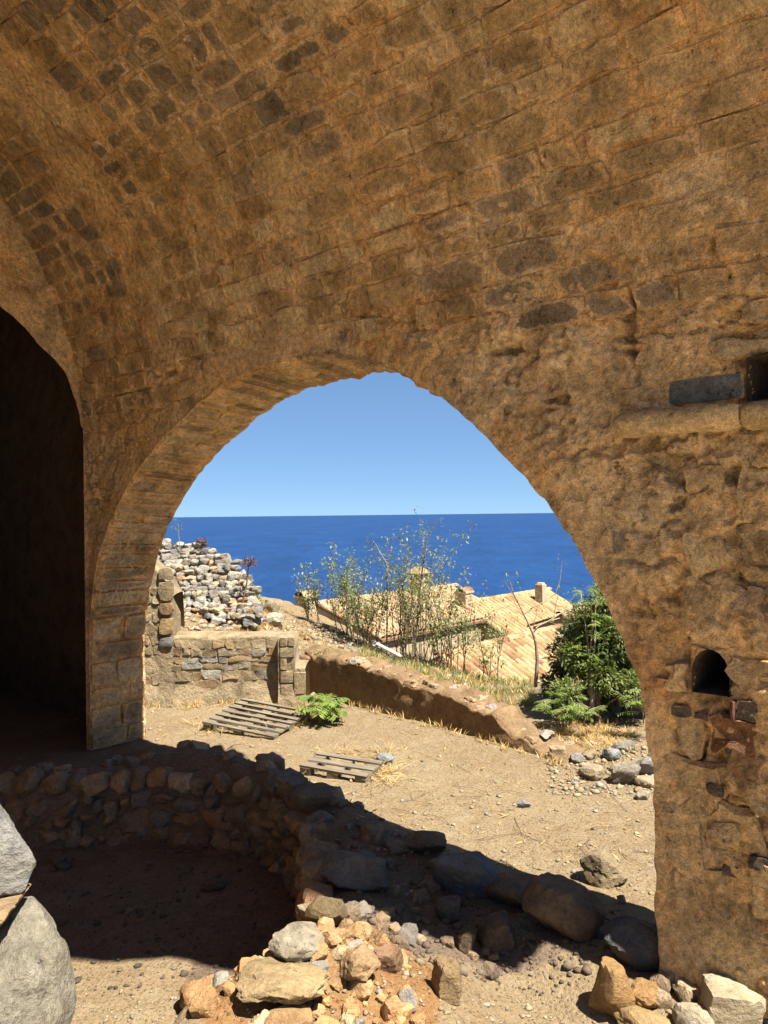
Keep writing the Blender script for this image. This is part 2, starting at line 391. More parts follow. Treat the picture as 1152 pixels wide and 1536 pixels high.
# ------------------------------------------------------------------ vaulted hall
hall = empty('vaulted_hall', tuple(AN(1.0, N0 + .26, 0.0)))
tag(hall, 'brown stone barrel vault with a wide arched opening framing the sea', 'vault')
ZS, RV = 2.7, 2.8
CN = N0 - RV
A_END = 6.32
def prof(u):                    # arc length up the wall and over the vault -> n, z, normal(n,z) towards the room
    u = np.asarray(u, float); ph = np.clip((u - ZS) / RV, 0, np.pi)
    over = np.maximum(u - ZS - np.pi * RV, 0)
    n = np.where(u < ZS, N0, CN + RV * np.cos(ph)); z = np.where(u < ZS, u, ZS + RV * np.sin(ph) - over)
    return n, z, -np.cos(ph), -np.sin(ph)
def hsurf(a, u, h):
    n, z, mn, mz = prof(u); return AN(a, n + mn * h, z + mz * h)
UTOT = ZS * 2 + np.pi * RV + .6
def a_start(u):                 # broken open end of the vault
    return np.interp(u, [-.5, 2.0, 2.7, 3.8, 4.3, 4.9, 5.4, 5.9, 7.1, 8.6, 10.5, 15], [.70, .62, .32, -.12, .22, .90, 1.22, 1.5, 1.8, 1.8, 1.7, 1.7]) \
        + .10 * vnoise(p3(np.asarray(u) * 1.9, 0 * np.asarray(u)), 5) + .05 * vnoise(p3(np.asarray(u) * 6, 0 * np.asarray(u)), 6)
# arch outline in (a, z): springing at z ~ .95
AC, HWID = 3.79, 2.48
def arch_pts():
    key = np.array([(6.27, -1.0), (6.27, .3), (6.27, .75), (6.25, 1.1), (6.15, 1.53), (5.98, 1.86), (5.74, 2.13), (5.40, 2.41), (5.1, 2.59), (4.69, 2.79), (4.3, 2.92), (4.0, 2.97), (3.7, 2.985), (3.43, 2.975), (3.24, 2.955),
                    (3.04, 2.908), (2.74, 2.79), (2.38, 2.56), (2.05, 2.285), (1.84, 2.055), (1.66, 1.81), (1.48, 1.50), (1.375, 1.18), (1.335, .88), (1.33, .4), (1.33, -1.0)])
    kl = np.concatenate([[0], np.cumsum(np.linalg.norm(np.diff(key, axis=0), axis=1))])
    tt = np.linspace(0, kl[-1], 420); pts = np.stack([np.interp(tt, kl, key[:, 0]), np.interp(tt, kl, key[:, 1])], -1)
    ker = np.hanning(17); ker /= ker.sum()
    pts = np.stack([np.convolve(np.pad(pts[:, c_], 8, 'edge'), ker, 'valid') for c_ in (0, 1)], -1)
    pts[0, 1] = pts[-1, 1] = -1.0
    d = np.gradient(pts, axis=0); nr = np.stack([d[:, 1], -d[:, 0]], -1); nr /= np.linalg.norm(nr, axis=1)[:, None]
    L = np.concatenate([[0], np.cumsum(np.linalg.norm(np.diff(pts, axis=0), axis=1))])
    w = .006 * vnoise(p3(L * 2.2, 0 * L), 3) + .008 * vnoise(p3(L * 7, 0 * L), 4) + .008 * vnoise(p3(L * 19, 0 * L), 8)
    return pts + nr * w[:, None], L, nr
ARCH, ARCHL, ARCHN = arch_pts()
def low_d(a, u):
    return .030 * fbm(p3(a * .9, u * .9), 3, 41) + .016 * fbm(p3(a * 2.6, u * 2.6), 2, 45)
def rough_zone(a, u):           # eroded bare rubble: the lower wall and a band at the spring of the vault
    e = 1 - sstep(3.0, 3.35, u + .5 * fbm(p3(a * 1.3, u * 1.3), 3, 52))
    return e
def shell_d(a, u):
    r = rough_zone(a, u)
    fine = fbm(p3(a * 9, u * 9), 4, 61, .6)
    grit = fbm(p3(a * 28, u * 28), 3, 64, .65)
    l1 = sstep(.08, .12, fbm(p3(a * 2.1, u * 2.6), 5, 62, .55)); l2 = sstep(.04, .075, fbm(p3(a * 4.6, u * 5.6), 5, 66, .58)); l3 = sstep(.10, .13, fbm(p3(a * 9.5, u * 12), 4, 69, .6))
    crack = np.clip(1 - np.abs(fbm(p3(a * 2.6, u * 4.2), 4, 72, .55)) * 16, 0, 1)
    holes = sstep(.40, .50, fbm(p3(a * 5, u * 7.5), 4, 77, .55))
    return low_d(a, u) + fine * (.006 + .008 * r) + grit * (.004 + .006 * r) - l1 * (.008 + .014 * r) - l2 * (.004 + .012 * r) - l3 * (.003 + .009 * r) - crack * (.010 + .022 * r) - r * .07 * holes - .006 + .014 * r
NICHE = []                      # openings in the wall: (a0, a1, u0, u1, depth, arched)
def px_rect(x0, y0, x1, y1):
    a0, z1 = wall_au(x1, y0); a1, z0 = wall_au(x0, y1)
    return a0, a1, z0, z1
HOLES = [px_rect(1040, 976, 1096, 1036), (0.35, wall_au(1122, 575)[0], 2.43, 2.60)]

def build_shell(u0, u1, du, da, a_hi, with_arch, dfun, sgn=1.0, off=0.0):
    nu = int((u1 - u0) / du); us = np.linspace(u0, u1, nu + 1)
    na = int((a_hi - .3) / da); ts = np.linspace(0, 1, na + 1)
    U, T = np.meshgrid(us, ts, indexing='ij')
    As = a_start(U); Aa = As + (a_hi - As) * T
    Q = grid_quads(nu, na)
    av, uv = Aa.ravel().copy(), U.ravel().copy()
    Dv = dfun(av, uv) if dfun else np.zeros_like(av)
    if with_arch and dfun:
        ld = low_d(av, uv); near_ = seg_dist(av, uv, ARCH[::7], False); Dv = ld + (Dv - ld) * (.25 + .75 * sstep(.03, .30, near_))
    if with_arch:
        ca, cu = av[Q].mean(1), uv[Q].mean(1)
        hole = inside(ca, cu, ARCH)
        box = np.zeros_like(hole)
        for (a0, a1, b0, b1) in HOLES:
            box |= (ca > a0) & (ca < a1) & (cu > b0) & (cu < b1)
        kept = Q[~(hole | box)]
        hv = np.zeros(len(av), bool); hv[Q[hole].ravel()] = True
        kv = np.zeros(len(av), bool); kv[kept.ravel()] = True
        bnd = np.where(hv & kv)[0]
        for i in bnd:           # snap the rim to the arch outline
            dx = ARCH[:, 0] - av[i]; dy = ARCH[:, 1] - uv[i]; k = np.argmin(dx * dx + dy * dy)
            best = None
            for s in (k - 1, k):
                if s < 0 or s + 1 >= len(ARCH): continue
                p, q = ARCH[s], ARCH[s + 1]; pq = q - p
                tt = np.clip(((av[i] - p[0]) * pq[0] + (uv[i] - p[1]) * pq[1]) / (pq @ pq), 0, 1)
                c = p + pq * tt; d2 = (c[0] - av[i]) ** 2 + (c[1] - uv[i]) ** 2
                if best is None or d2 < best[0]: best = (d2, c)
            av[i], uv[i] = best[1]; Dv[i] = low_d(av[i], uv[i]) if dfun else 0
        Q = kept
    V = hsurf(av, uv, Dv + off)
    used = np.zeros(len(V), bool); used[Q.ravel()] = True
    remap = np.cumsum(used) - 1
    return V[used], remap[Q]
V, Q = build_shell(-.45, 5.75, .0125, .0135, A_END, True, shell_d)
keep(obj('wall', big_mesh(V, Q), M['vault']), hall)
# rest of the vault (beyond the crown and far end)
V, Q = build_shell(5.75, UTOT, .10, .12, A_END, False, lambda a, u: low_d(a, u))
keep(obj('vault', big_mesh(V, Q), M['vault']), hall)
# outer skin and broken end
V, Q = build_shell(-.45, UTOT, .10, .10, A_END, True, None, off=-WT)
keep(obj('outer_wall', big_mesh(V, Q), M['vault']), hall)
us = np.linspace(-.45, UTOT, 300); hs = np.linspace(0, 1, 8)
U, T = np.meshgrid(us, hs, indexing='ij')
aend = a_start(U) + .06 * fbm(p3(U * 6, T * 3), 3, 12) * np.sin(np.pi * T)
keep(obj('broken_edge', big_mesh(hsurf(aend, U, -T * WT + shell_d(aend, U) * (T == 0)), grid_quads(299, 7)), M['vault']), hall)
# cross wall with a broad arched doorway into an unlit chamber
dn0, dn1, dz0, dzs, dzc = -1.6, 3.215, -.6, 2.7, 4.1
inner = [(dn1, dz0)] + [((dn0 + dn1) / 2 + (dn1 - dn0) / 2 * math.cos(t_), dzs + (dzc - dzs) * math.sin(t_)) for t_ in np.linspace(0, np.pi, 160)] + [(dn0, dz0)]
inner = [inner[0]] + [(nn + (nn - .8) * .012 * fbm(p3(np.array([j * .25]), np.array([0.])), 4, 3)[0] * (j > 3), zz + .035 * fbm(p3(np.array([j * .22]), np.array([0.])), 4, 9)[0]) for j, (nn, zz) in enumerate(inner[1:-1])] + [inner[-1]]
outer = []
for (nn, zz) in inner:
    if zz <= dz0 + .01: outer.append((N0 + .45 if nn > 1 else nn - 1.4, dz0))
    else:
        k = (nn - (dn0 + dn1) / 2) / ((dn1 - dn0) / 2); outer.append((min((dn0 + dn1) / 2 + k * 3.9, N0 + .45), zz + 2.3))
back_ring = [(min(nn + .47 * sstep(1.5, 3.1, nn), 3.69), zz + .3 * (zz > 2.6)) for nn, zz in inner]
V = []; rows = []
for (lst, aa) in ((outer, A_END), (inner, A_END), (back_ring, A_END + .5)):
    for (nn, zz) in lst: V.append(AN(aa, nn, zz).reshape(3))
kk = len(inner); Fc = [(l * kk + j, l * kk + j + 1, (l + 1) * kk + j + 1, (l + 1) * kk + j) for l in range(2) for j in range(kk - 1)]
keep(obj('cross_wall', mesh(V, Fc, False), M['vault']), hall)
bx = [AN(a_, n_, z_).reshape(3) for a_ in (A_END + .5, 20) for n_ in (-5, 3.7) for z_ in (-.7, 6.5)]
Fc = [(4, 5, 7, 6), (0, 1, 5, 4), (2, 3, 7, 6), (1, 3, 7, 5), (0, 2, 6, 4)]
keep(obj('dark_chamber', mesh(bx, Fc, False), M['shade_dark']), hall)  # walls coloured dark so the chamber reads black
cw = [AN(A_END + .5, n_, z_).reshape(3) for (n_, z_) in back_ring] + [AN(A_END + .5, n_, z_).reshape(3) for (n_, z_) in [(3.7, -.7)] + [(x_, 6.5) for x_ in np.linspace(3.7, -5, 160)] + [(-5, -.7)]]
keep(obj('chamber_wall', mesh(cw, [(j, j + 1, kk + j + 1, kk + j) for j in range(kk - 1)], False), M['shade_dark']), hall)
# soffit of the arch
def soff(sarc, w, h):           # arc length along the arch, depth into the wall, height off the soffit (towards the opening)
    a = np.interp(sarc, ARCHL, ARCH[:, 0]); z = np.interp(sarc, ARCHL, ARCH[:, 1])
    na = np.interp(sarc, ARCHL, ARCHN[:, 0]); nz = np.interp(sarc, ARCHL, ARCHN[:, 1])
    n, _, _, _ = prof(z)
    h = h + .055 * np.asarray(w) * sstep(1.7, 2.6, sarc) * sstep(3.1, 3.75, a)
    return AN(a - na * h, n + (N0 + WT - n) * w, z - nz * h)
# ARCHN must point out of the opening
if ARCHN[20, 0] < 0: ARCHN = -ARCHN
sa = np.linspace(0, ARCHL[-1], 420); sw = np.linspace(0, 1, 22)
Sa, Sw = np.meshgrid(sa, sw, indexing='ij')
hd = (.010 * fbm(p3(Sa * 5, Sw * 3), 3, 31) - .018 * np.clip(1 - np.abs(fbm(p3(Sa * 4, Sw * 4), 3, 35)) * 3, 0, 1) ** 2 * (Sa < 2.85)) * (Sw > .02)
keep(obj('arch_soffit', big_mesh(soff(Sa, Sw, hd), grid_quads(419, 21)), M['vault']), hall)

# boxes behind the two holes in the wall
def recess(name, a0, a1, u0, u1, depth, arched=False):
    V = []; Fc = []
    m = 10
    if arched:
        ring = [(a0, u0), (a1, u0)] + [((a0 + a1) / 2 + (a1 - a0) / 2 * math.cos(t), u0 + (u1 - u0) * (.45 + .55 * math.sin(t))) for t in np.linspace(0, math.pi, m)]
    else:
        ring = [(a0, u0), (a1, u0), (a1, u1), (a0, u1)]
    k = len(ring)
    for h in (.02, -depth * .5, -depth):
        for (a, u) in ring: V.append(hsurf(a, u, h + (0.0)))
    V = np.array([v.reshape(3) for v in V])
    for l in range(2):
        for i in range(k): Fc.append((l * k + i, l * k + (i + 1) % k, (l + 1) * k + (i + 1) % k, (l + 1) * k + i))
    Fc.append(tuple(range(2 * k, 3 * k)))
    if arched:                  # corners between the square cut and the arched rim
        a_m = (a0 + a1) / 2
        c0 = len(V); V = np.vstack([V, hsurf(a0 - .012, u1 + .012, -.004).reshape(1, 3), hsurf(a1 + .012, u1 + .012, -.004).reshape(1, 3)])
        for i in range(2, k - 1):
            mid = (ring[i][0] + ring[i + 1][0]) / 2
            Fc.append((i, i + 1, c0 + (1 if mid > a_m else 0)))
        Fc.append((2 + m // 2, c0, c0 + 1))
    me = mesh(V, Fc, False); me.materials.append(M['shade_dark']); me.materials.append(M['vault'])  # inner faces get the darkened colour, painted shade for a deep hole
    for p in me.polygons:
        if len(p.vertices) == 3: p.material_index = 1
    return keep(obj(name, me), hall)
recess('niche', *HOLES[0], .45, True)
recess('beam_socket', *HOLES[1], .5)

# --- masonry slabs laid on a surface
SS = np.array([-1, -.95, -.5, 0, .5, .95, 1]); TT = np.array([-1, -.91, 0, .91, 1])
def slab(surf, c0, c1, d0, d1, proud, color, parent, name, mat, seed, sunk=.02, jit=.14, rough=.006, base=None, round_=.10, skew=0.0, dense=False):
    ss, tt = (np.concatenate([[-1, -.94], np.linspace(-.82, .82, 9), [.94, 1]]), np.concatenate([[-1, -.9], np.linspace(-.7, .7, 5), [.9, 1]])) if dense else (SS, TT)
    s, t_ = np.meshgrid(ss, tt, indexing='ij')
    sx = s * (1 - round_ * t_ ** 4); ty = t_ * (1 - round_ * 1.2 * s ** 4)
    jx = jit * vnoise(p3(s * 1.3 + seed * 7.1, t_ * 1.3), 1); jy = jit * vnoise(p3(s * 1.3 + seed * 3.7, t_ * 1.3), 2)
    hw, hh = (c1 - c0) / 2, (d1 - d0) / 2; mn = min(hw, hh)
    a = (c0 + c1) / 2 + sx * hw + jx * mn * 1.6 + skew * t_ * hh; u = (d0 + d1) / 2 + ty * hh + jy * mn * 1.3
    em = np.maximum(np.abs(s), np.abs(t_)); edge = em >= .999
    h = proud + rough * fbm(p3(a * 14, u * 14), 3, 71) * 2 + rough * 1.5 * vnoise(p3(s * .8 + seed * 1.9, t_ * .8), 3)
    h = h - .3 * proud * (np.abs(s) ** 6 + np.abs(t_) ** 6)
    h = np.where(edge, -sunk, h)
    b = base(a, u) if base is not None else 0.0
    V = surf(a, u, h + b)
    me = big_mesh(V.reshape(-1, 3), grid_quads(len(ss) - 1, len(tt) - 1))
    me.set_sharp_from_angle(angle=math.radians(32))
    at = me.color_attributes.new('Edge', 'FLOAT_COLOR', 'POINT'); ev = 1 - np.clip((em - .45) / .55, 0, 1) ** 2
    at.data.foreach_set('color', np.repeat(ev.ravel()[:, None], 4, 1).astype(np.float32).ravel())
    o = obj(name, me, mat, None, color)
    keep(o, parent); return o

def tint(c, v): return tuple(max(.01, x * v) for x in c[:3])
VCOL = [((.64, .42, .20), 5), ((.57, .36, .16), 5), ((.47, .32, .17), 5), ((.38, .275, .16), 5), ((.30, .225, .14), 2.5), ((.54, .31, .13), 4), ((.72, .51, .27), 3)]
def pick(tab):
    r = rnd.random() * sum(w for _, w in tab)
    for c, w in tab:
        r -= w
        if r <= 0: return tint(c, rnd.uniform(.85, 1.15))
    return tab[0][0]
cnt = 0
vst = []
u = 2.86
while u < 5.7:
    hgt = rnd.uniform(.105, .165)
    a = float(a_start(np.array(u))) + rnd.uniform(.02, .3)
    while a < A_END - .1:
        ln = rnd.choice([rnd.uniform(.10, .16), rnd.uniform(.14, .24), rnd.uniform(.2, .34)]) if a > 3.2 else rnd.uniform(.17, .42)
        gap = rnd.uniform(.008, .024)
        um = u + hgt / 2
        ring = inside(np.array([a + ln / 2]), np.array([um - .14]), ARCH)[0] or inside(np.array([a]), np.array([um - .10]), ARCH)[0] or inside(np.array([a + ln]), np.array([um - .10]), ARCH)[0]
        skip = vnoise(p3(np.array([a * .8]), np.array([u * .9])), 91)[0] > .62 or rnd.random() < .05
        if not ring and not skip: vst.append((a, a + ln, u, u + hgt))
        a += ln + gap
    u += hgt + rnd.uniform(.008, .02)
def vpx(a, u):
    p = hsurf(a, u, 0.0).reshape(3) - CAM
    return 576 + F * p[0] / p[1], 768 - F * p[2] / p[1]
vis = []
for q in vst:
    x, y = vpx((q[0] + q[1]) / 2, (q[2] + q[3]) / 2)
    if -60 < x < 1230 and y > -70: vis.append(q)
def vsize(q):
    x, y = vpx((q[0] + q[1]) / 2, (q[2] + q[3]) / 2); p = hsurf((q[0] + q[1]) / 2, (q[2] + q[3]) / 2, 0.0).reshape(3)
    return (q[1] - q[0]) * (q[3] - q[2]) / (p[1] ** 2)
vis.sort(key=vsize, reverse=True)
VPAL = [(.27, .20, .12), (.33, .24, .14), (.38, .265, .15), (.43, .28, .13), (.47, .295, .13), (.52, .335, .155), (.60, .40, .19), (.70, .50, .26)]
def vcol(q):
    v = .5 + .75 * float(fbm(p3(np.array([q[0] * .7]), np.array([q[2] * .9])), 2, 123)[0]) + rnd.uniform(-.30, .34)
    return tint(VPAL[int(np.clip(v * 8, 0, 7.99))], rnd.uniform(.93, 1.08))
restV, restQ, restC, restE, nb = [], [], [], [], 0
for i, q in enumerate(vis):
    o = slab(hsurf, *q, rnd.choice([-.003, -.001, .001, .003, .005, .008]), vcol(q), hall, 'vault_stone', M['vstone'], i + 1, base=low_d, rough=.004, skew=rnd.uniform(-.1, .1), jit=.17, round_=.03, sunk=.03)
    if i >= 300:                # past the limit: joined into one part
        me = o.data; k_ = len(me.vertices); co = np.empty(k_ * 3, np.float32); me.vertices.foreach_get('co', co); restV.append(co.reshape(-1, 3))
        restQ.append(np.array([list(p.vertices) for p in me.polygons]) + nb); restC.append(np.tile(tuple(o.color), (k_, 1)))
        ee = np.empty(k_ * 4, np.float32); me.color_attributes['Edge'].data.foreach_get('color', ee); restE.append(ee); nb += k_
        bpy.data.objects.remove(o)
if restV:
    me = big_mesh(np.concatenate(restV), np.concatenate(restQ), True, 'm', np.concatenate(restC))
    at = me.color_attributes.new('Edge', 'FLOAT_COLOR', 'POINT'); at.data.foreach_set('color', np.concatenate(restE))
    o = keep(obj('vault_stones', me, M['vstonec']), hall); o['kind'] = 'stuff'
print('vault stones', len(vst), len(vis))

# voussoirs on the soffit: below the springing squared jamb blocks, above it thin stones
s = 1.0; i = 0
WCOL = [((.54, .38, .21), 4), ((.45, .32, .18), 4), ((.36, .26, .155), 3), ((.62, .45, .26), 2)]
while s < ARCHL[-1] * .62:
    th = rnd.uniform(.16, .26) if s < 1.95 else rnd.uniform(.075, .15)
    cut = rnd.choice([1.0, 1.0, rnd.uniform(.35, .7)]) if s > 1.95 else rnd.choice([rnd.uniform(.3, .7), rnd.uniform(.3, .7), 1.0])
    pieces = [(0.01, .97)] if cut == 1.0 else [(.01, cut - .02), (cut + .02, .97)]
    for (w0, w1) in pieces:
        i += 1
        def sf(a, u, h): return soff(u, a, h)
        slab(sf, w0, w1, s + .008, s + th - .008, rnd.uniform(.006, .022) + (.012 if s < 1.95 else 0), pick(WCOL), hall, 'voussoir', M['vstone'], 400 + i, jit=.05, rough=.008, round_=.04, sunk=.015)
    s += th
# edge stones of the right jamb, seen from the room
def wstone(px, proud, color, jit=.1, label=None, name='wall_stone', **kw):
    global i; i += 1
    a0, a1, z0, z1 = px_rect(*px)
    o = slab(hsurf, a0, a1, z0, z1, proud, color, hall, name, M['vstone'], 700 + i, base=low_d, jit=jit, dense=True, **kw)
    if label: o['label'] = label
    return o
def C3(r, g, b, v=1.0):
    c = lin(r, g, b); return (c[0] * v, c[1] * v, c[2] * v)
TAN, BRN, ORG, GRY = (.64, .45, .23), (.56, .385, .20), (.50, .25, .10), (.19, .185, .17)
for px, pr, col in [((990, 1392, 1150, 1462), .035, TAN), ((992, 1310, 1042, 1384), .03, BRN), ((1046, 1318, 1118, 1388), .02, BRN), ((990, 1205, 1062, 1302), .03, BRN), ((1068, 1215, 1150, 1290), .012, BRN),
        ((1122, 1300, 1160, 1376), .025, TAN), ((1012, 1072, 1054, 1130), .02, TAN), ((1000, 992, 1034, 1036), .028, TAN), ((986, 1018, 1008, 1046), .02, ORG), ((1058, 1080, 1142, 1122), .025, (.28, .14, .07)),
        ((1100, 1130, 1150, 1180), .02, (.36, .22, .12)), ((1098, 985, 1150, 1040), .018, BRN), ((1062, 1240, 1110, 1275), .02, BRN), ((1118, 1175, 1156, 1215), .02, BRN), ((1002, 1140, 1070, 1195), .01, BRN),
        ((1066, 500, 1156, 542), .04, TAN), ((1110, 448, 1156, 488), .03, (.42, .28, .14)), ((930, 568, 996, 612), .012, BRN), ((1010, 470, 1060, 520), .02, BRN), ((956, 500, 1000, 545), .015, BRN),
        ((1030, 800, 1090, 860), .02, TAN), ((1105, 790, 1156, 850), .02, BRN), ((1110, 700, 1156, 760), .015, BRN), ((1020, 870, 1075, 925), .018, BRN), ((940, 690, 985, 735), .012, BRN), ((905, 760, 960, 810), .01, TAN),
        ((1030, 690, 1085, 745), .015, BRN), ((1090, 880, 1150, 930), .015, (.40, .28, .17))]:
    wstone(px, pr * .35, tint(col, rnd.uniform(.82, 1.15)), .28, rough=.014, round_=.08)
wstone((1000, 556, 1120, 610), .02, GRY, .04, 'dark grey stone block', 'wall_stone', round_=.02)
for px in [(1100, 1048, 1106, 1078)]: pass
# thin slate slivers wedged in the joints
for px in [(1008, 1060, 1040, 1072), (1042, 1068, 1066, 1076), (1106, 1052, 1142, 1066), (1106, 1066, 1138, 1078), (1086, 1112, 1120, 1128), (1122, 1288, 1152, 1300), (1082, 1300, 1112, 1312), (1060, 1178, 1090, 1190)]:
    wstone(px, .012, (.13, .10, .075), .1, None, 'slate_sliver')
# moulded string course: two half round stones
def roundbar(px, name, r, color):
    (x0, y0, x1, y1) = px
    aL, zL = wall_au(x0, (y0 + y1) / 2 + 4); aR, zR = wall_au(x1, (y0 + y1) / 2 - 10)
    zm = (zL + zR) / 2; V = []; m = 14; k = 26
    for t_ in np.linspace(0, 1, k + 1):
        a = aL + (aR - aL) * t_
        for q in np.linspace(0, 1, m + 1):
            ph = -1.75 + 3.5 * q
            rr = r * (1 + .05 * vnoise(p3(np.array([a * 9]), np.array([q * 5])), 4)[0]) * (1 - .25 * (abs(t_ - .5) * 2) ** 12)
            flat = .92 if ph > .6 else 1.0
            V.append(hsurf(a, zm + math.sin(ph) * rr * 1.0 * flat, .05 + math.cos(ph) * rr * 1.05).reshape(3))
    me = big_mesh(np.array(V), grid_quads(k, m)); at = me.color_attributes.new('Edge', 'FLOAT_COLOR', 'POINT'); at.data.foreach_set('color', np.ones(len(me.vertices) * 4, np.float32))
    o = obj(name, me, M['vstone'], None, color); return keep(o, hall)
roundbar((934, 618, 1119, 652), 'string_course', .058, (.66, .46, .23))
roundbar((1122, 606, 1250, 640), 'string_course', .058, (.58, .40, .2))
# iron strap by the niche
a0, a1, z0, z1 = px_rect(1099, 1048, 1107, 1079)
slab(hsurf, a0, a1, z0, z1, .03, (.1, .05, .03), hall, 'iron_strap', M['iron'], 5, base=low_d, jit=.05)
# scratched letters on the left jamb and faded strokes on the right
def stroke(surf, p, q, wdt, mat, parent, name, h):
    p, q = np.array(p, float), np.array(q, float); d = q - p; L = np.linalg.norm(d); nrm = np.array([-d[1], d[0]]) / L * wdt / 2
    V = []
    k = 5
    for t_ in np.linspace(0, 1, k + 1):
        c = p + d * t_ + nrm * .8 * rnd.uniform(-1, 1); ww = rnd.uniform(.6, 1.2)
        for sgn in (-1, 1): V.append(surf(*(c + nrm * sgn * ww), h).reshape(3))
    return [V, k]
GL = {'L': [((0, 0), (.5, 1)), ((.5, 1), (1, 0))], 'I': [((.5, 0), (.5, 1))], 'G': [((0, 0), (0, 1)), ((0, 1), (.9, 1))], 'D': [((0, 0), (.5, 1)), ((.5, 1), (1, 0)), ((0, 0), (1, 0))],
      'A': [((0, 0), (.5, 1)), ((.5, 1), (1, 0)), ((.25, .4), (.75, .4))], 'M': [((0, 0), (.2, 1)), ((.2, 1), (.5, .3)), ((.5, .3), (.8, 1)), ((.8, 1), (1, 0))], 'T': [((.5, 0), (.5, 1)), ((0, 1), (1, 1))],
      'P': [((0, 0), (0, 1)), ((0, 1), (.7, .9)), ((.7, .9), (.7, .6)), ((.7, .6), (0, .5))], 'S': [((.9, .9), (.1, .8)), ((.1, .8), (.8, .4)), ((.8, .4), (.1, 0))], 'X': [((0, 0), (1, 1)), ((0, 1), (1, 0))]}
def write(surf_uv, text, x0, y0, h, wd, gap, mat, name, off):
    V = []; Fc = []
    x = x0
    for ch in text:
        if ch != ' ':
            for (p, q) in GL[ch]:
                v, k = stroke(surf_uv, (x + p[0] * wd, y0 + p[1] * h), (x + q[0] * wd, y0 + q[1] * h), .009, mat, hall, name, off)
                b = len(V); V += v
                for j in range(k): Fc.append((b + 2 * j, b + 2 * j + 1, b + 2 * j + 3, b + 2 * j + 2))
        x += wd + gap
    return keep(obj(name, mesh(V, Fc), mat), hall)
def jam(x, y, h): return soff(y, x, h)      # x: 0..1 across the jamb, y: arc length
def jam2(x, y, h): return soff(np.asarray(y), np.asarray(x) / WT, h)
write(jam2, 'LI', .07, 2.80, .15, .075, .02, M['scratch'], 'scratched_lettering', .034)
write(jam2, 'G S', .05, 2.55, .12, .07, .03, M['scratch'], 'scratched_lettering', .034)
write(jam2, 'GDMI', .05, 2.27, .12, .08, .02, M['scratch'], 'scratched_lettering', .034)
a0, a1, z0, z1 = px_rect(918, 796, 938, 826)
write(lambda x, y, h: hsurf(-np.asarray(x), np.asarray(y), h + float(low_d(np.array([-float(x)]), np.array([float(y)]))[0])), 'II', -a1 + .0, z0, z1 - z0, .045, -.01, M['bluepaint'], 'faded_paint_marks', .03)

# ------------------------------------------------------------------ rocks
def icosphere(sub):
    import bmesh
    bm = bmesh.new(); bmesh.ops.create_icosphere(bm, subdivisions=sub, radius=1.0)
    bm.verts.ensure_lookup_table()
    V = np.array([v.co[:] for v in bm.verts]); Fc = np.array([[v.index for v in f.verts] for f in bm.faces]); bm.free()
    return V, Fc
ICO = {k: icosphere(k) for k in (1, 2, 3, 4, 5)}
def rock_verts(sub, seed, cuts=9, rough=.06, blocky=0.0, soft=.0):
    V, Fc = ICO[sub]; rs = np.random.RandomState(seed)
    nrm = rs.normal(size=(cuts, 3)); nrm /= np.linalg.norm(nrm, axis=1)[:, None]
    if blocky:
        nrm[:6] = [(1, 0, 0), (-1, 0, 0), (0, 1, 0), (0, -1, 0), (0, 0, 1), (0, 0, -1)]
        nrm[:6] += rs.normal(size=(6, 3)) * .16; nrm /= np.linalg.norm(nrm, axis=1)[:, None]
    dd = rs.uniform(.52, .9, cuts)
    if blocky: dd[:6] = rs.uniform(.5, .66, 6)
    dot = V @ nrm.T
    r = np.where(dot > .05, dd / np.maximum(dot, .05), 9)
    pw = 45.0
    rr = (np.sum(r ** -pw, 1) + 1.0) ** (-1 / pw)      # soft minimum: rounded facets
    rg = 1 - np.abs(fbm(V * 2.6 + seed * 1.3, 3, seed % 83)) * 2
    rr = rr * (1 + rough * fbm(V * 1.7 + seed, 3, seed % 97) * 2.2 + rough * .9 * fbm(V * 5.5 + seed, 4, seed % 89, .6) - rough * .9 * np.clip(rg, 0, 1) ** 3)
    W = V * rr[:, None]
    mn, mx = W.min(0), W.max(0)
    return (W - (mn + mx) / 2) / (mx - mn) * 2, Fc      # unit box -1..1
def rock_mesh(sub, seed, mat, **kw):
    V, Fc = rock_verts(sub, seed, **kw); me = big_mesh(V, Fc); me.materials.append(mat); me.set_sharp_from_angle(angle=math.radians(24)); return me
RV2 = [rock_mesh(3, 100 + k, M['rubble'], cuts=13, blocky=.5 * (k % 2), rough=.07) for k in range(16)]
RV3 = [rock_mesh(3, 200 + k, M['rubble'], cuts=14, blocky=1.0, rough=.08) for k in range(12)]
def place(name, me, loc, size, rot=(0, 0, 0), color=(.3, .25, .18), parent=None, mat=None):
    o = bpy.data.objects.new(name, me); C.objects.link(o)
    if parent is not None: o.parent = parent; o.matrix_parent_inverse = Matrix.Translation(-Vector(parent.location))
    o.location = loc; o.scale = size; o.rotation_euler = rot; o.color = (*color[:3], 1)
    if mat is not None:
        o.material_slots[0].link = 'OBJECT'; o.material_slots[0].material = mat
    return o
BOULD = masonry('boulder_stone', (.36, .27, .17, 1), True, .35, .02, spots=.15, fine=1.3)
BOULDBIG = masonry('limestone_boulder', (.36, .33, .26, 1), True, .45, .035, spots=.25, fine=1.0)
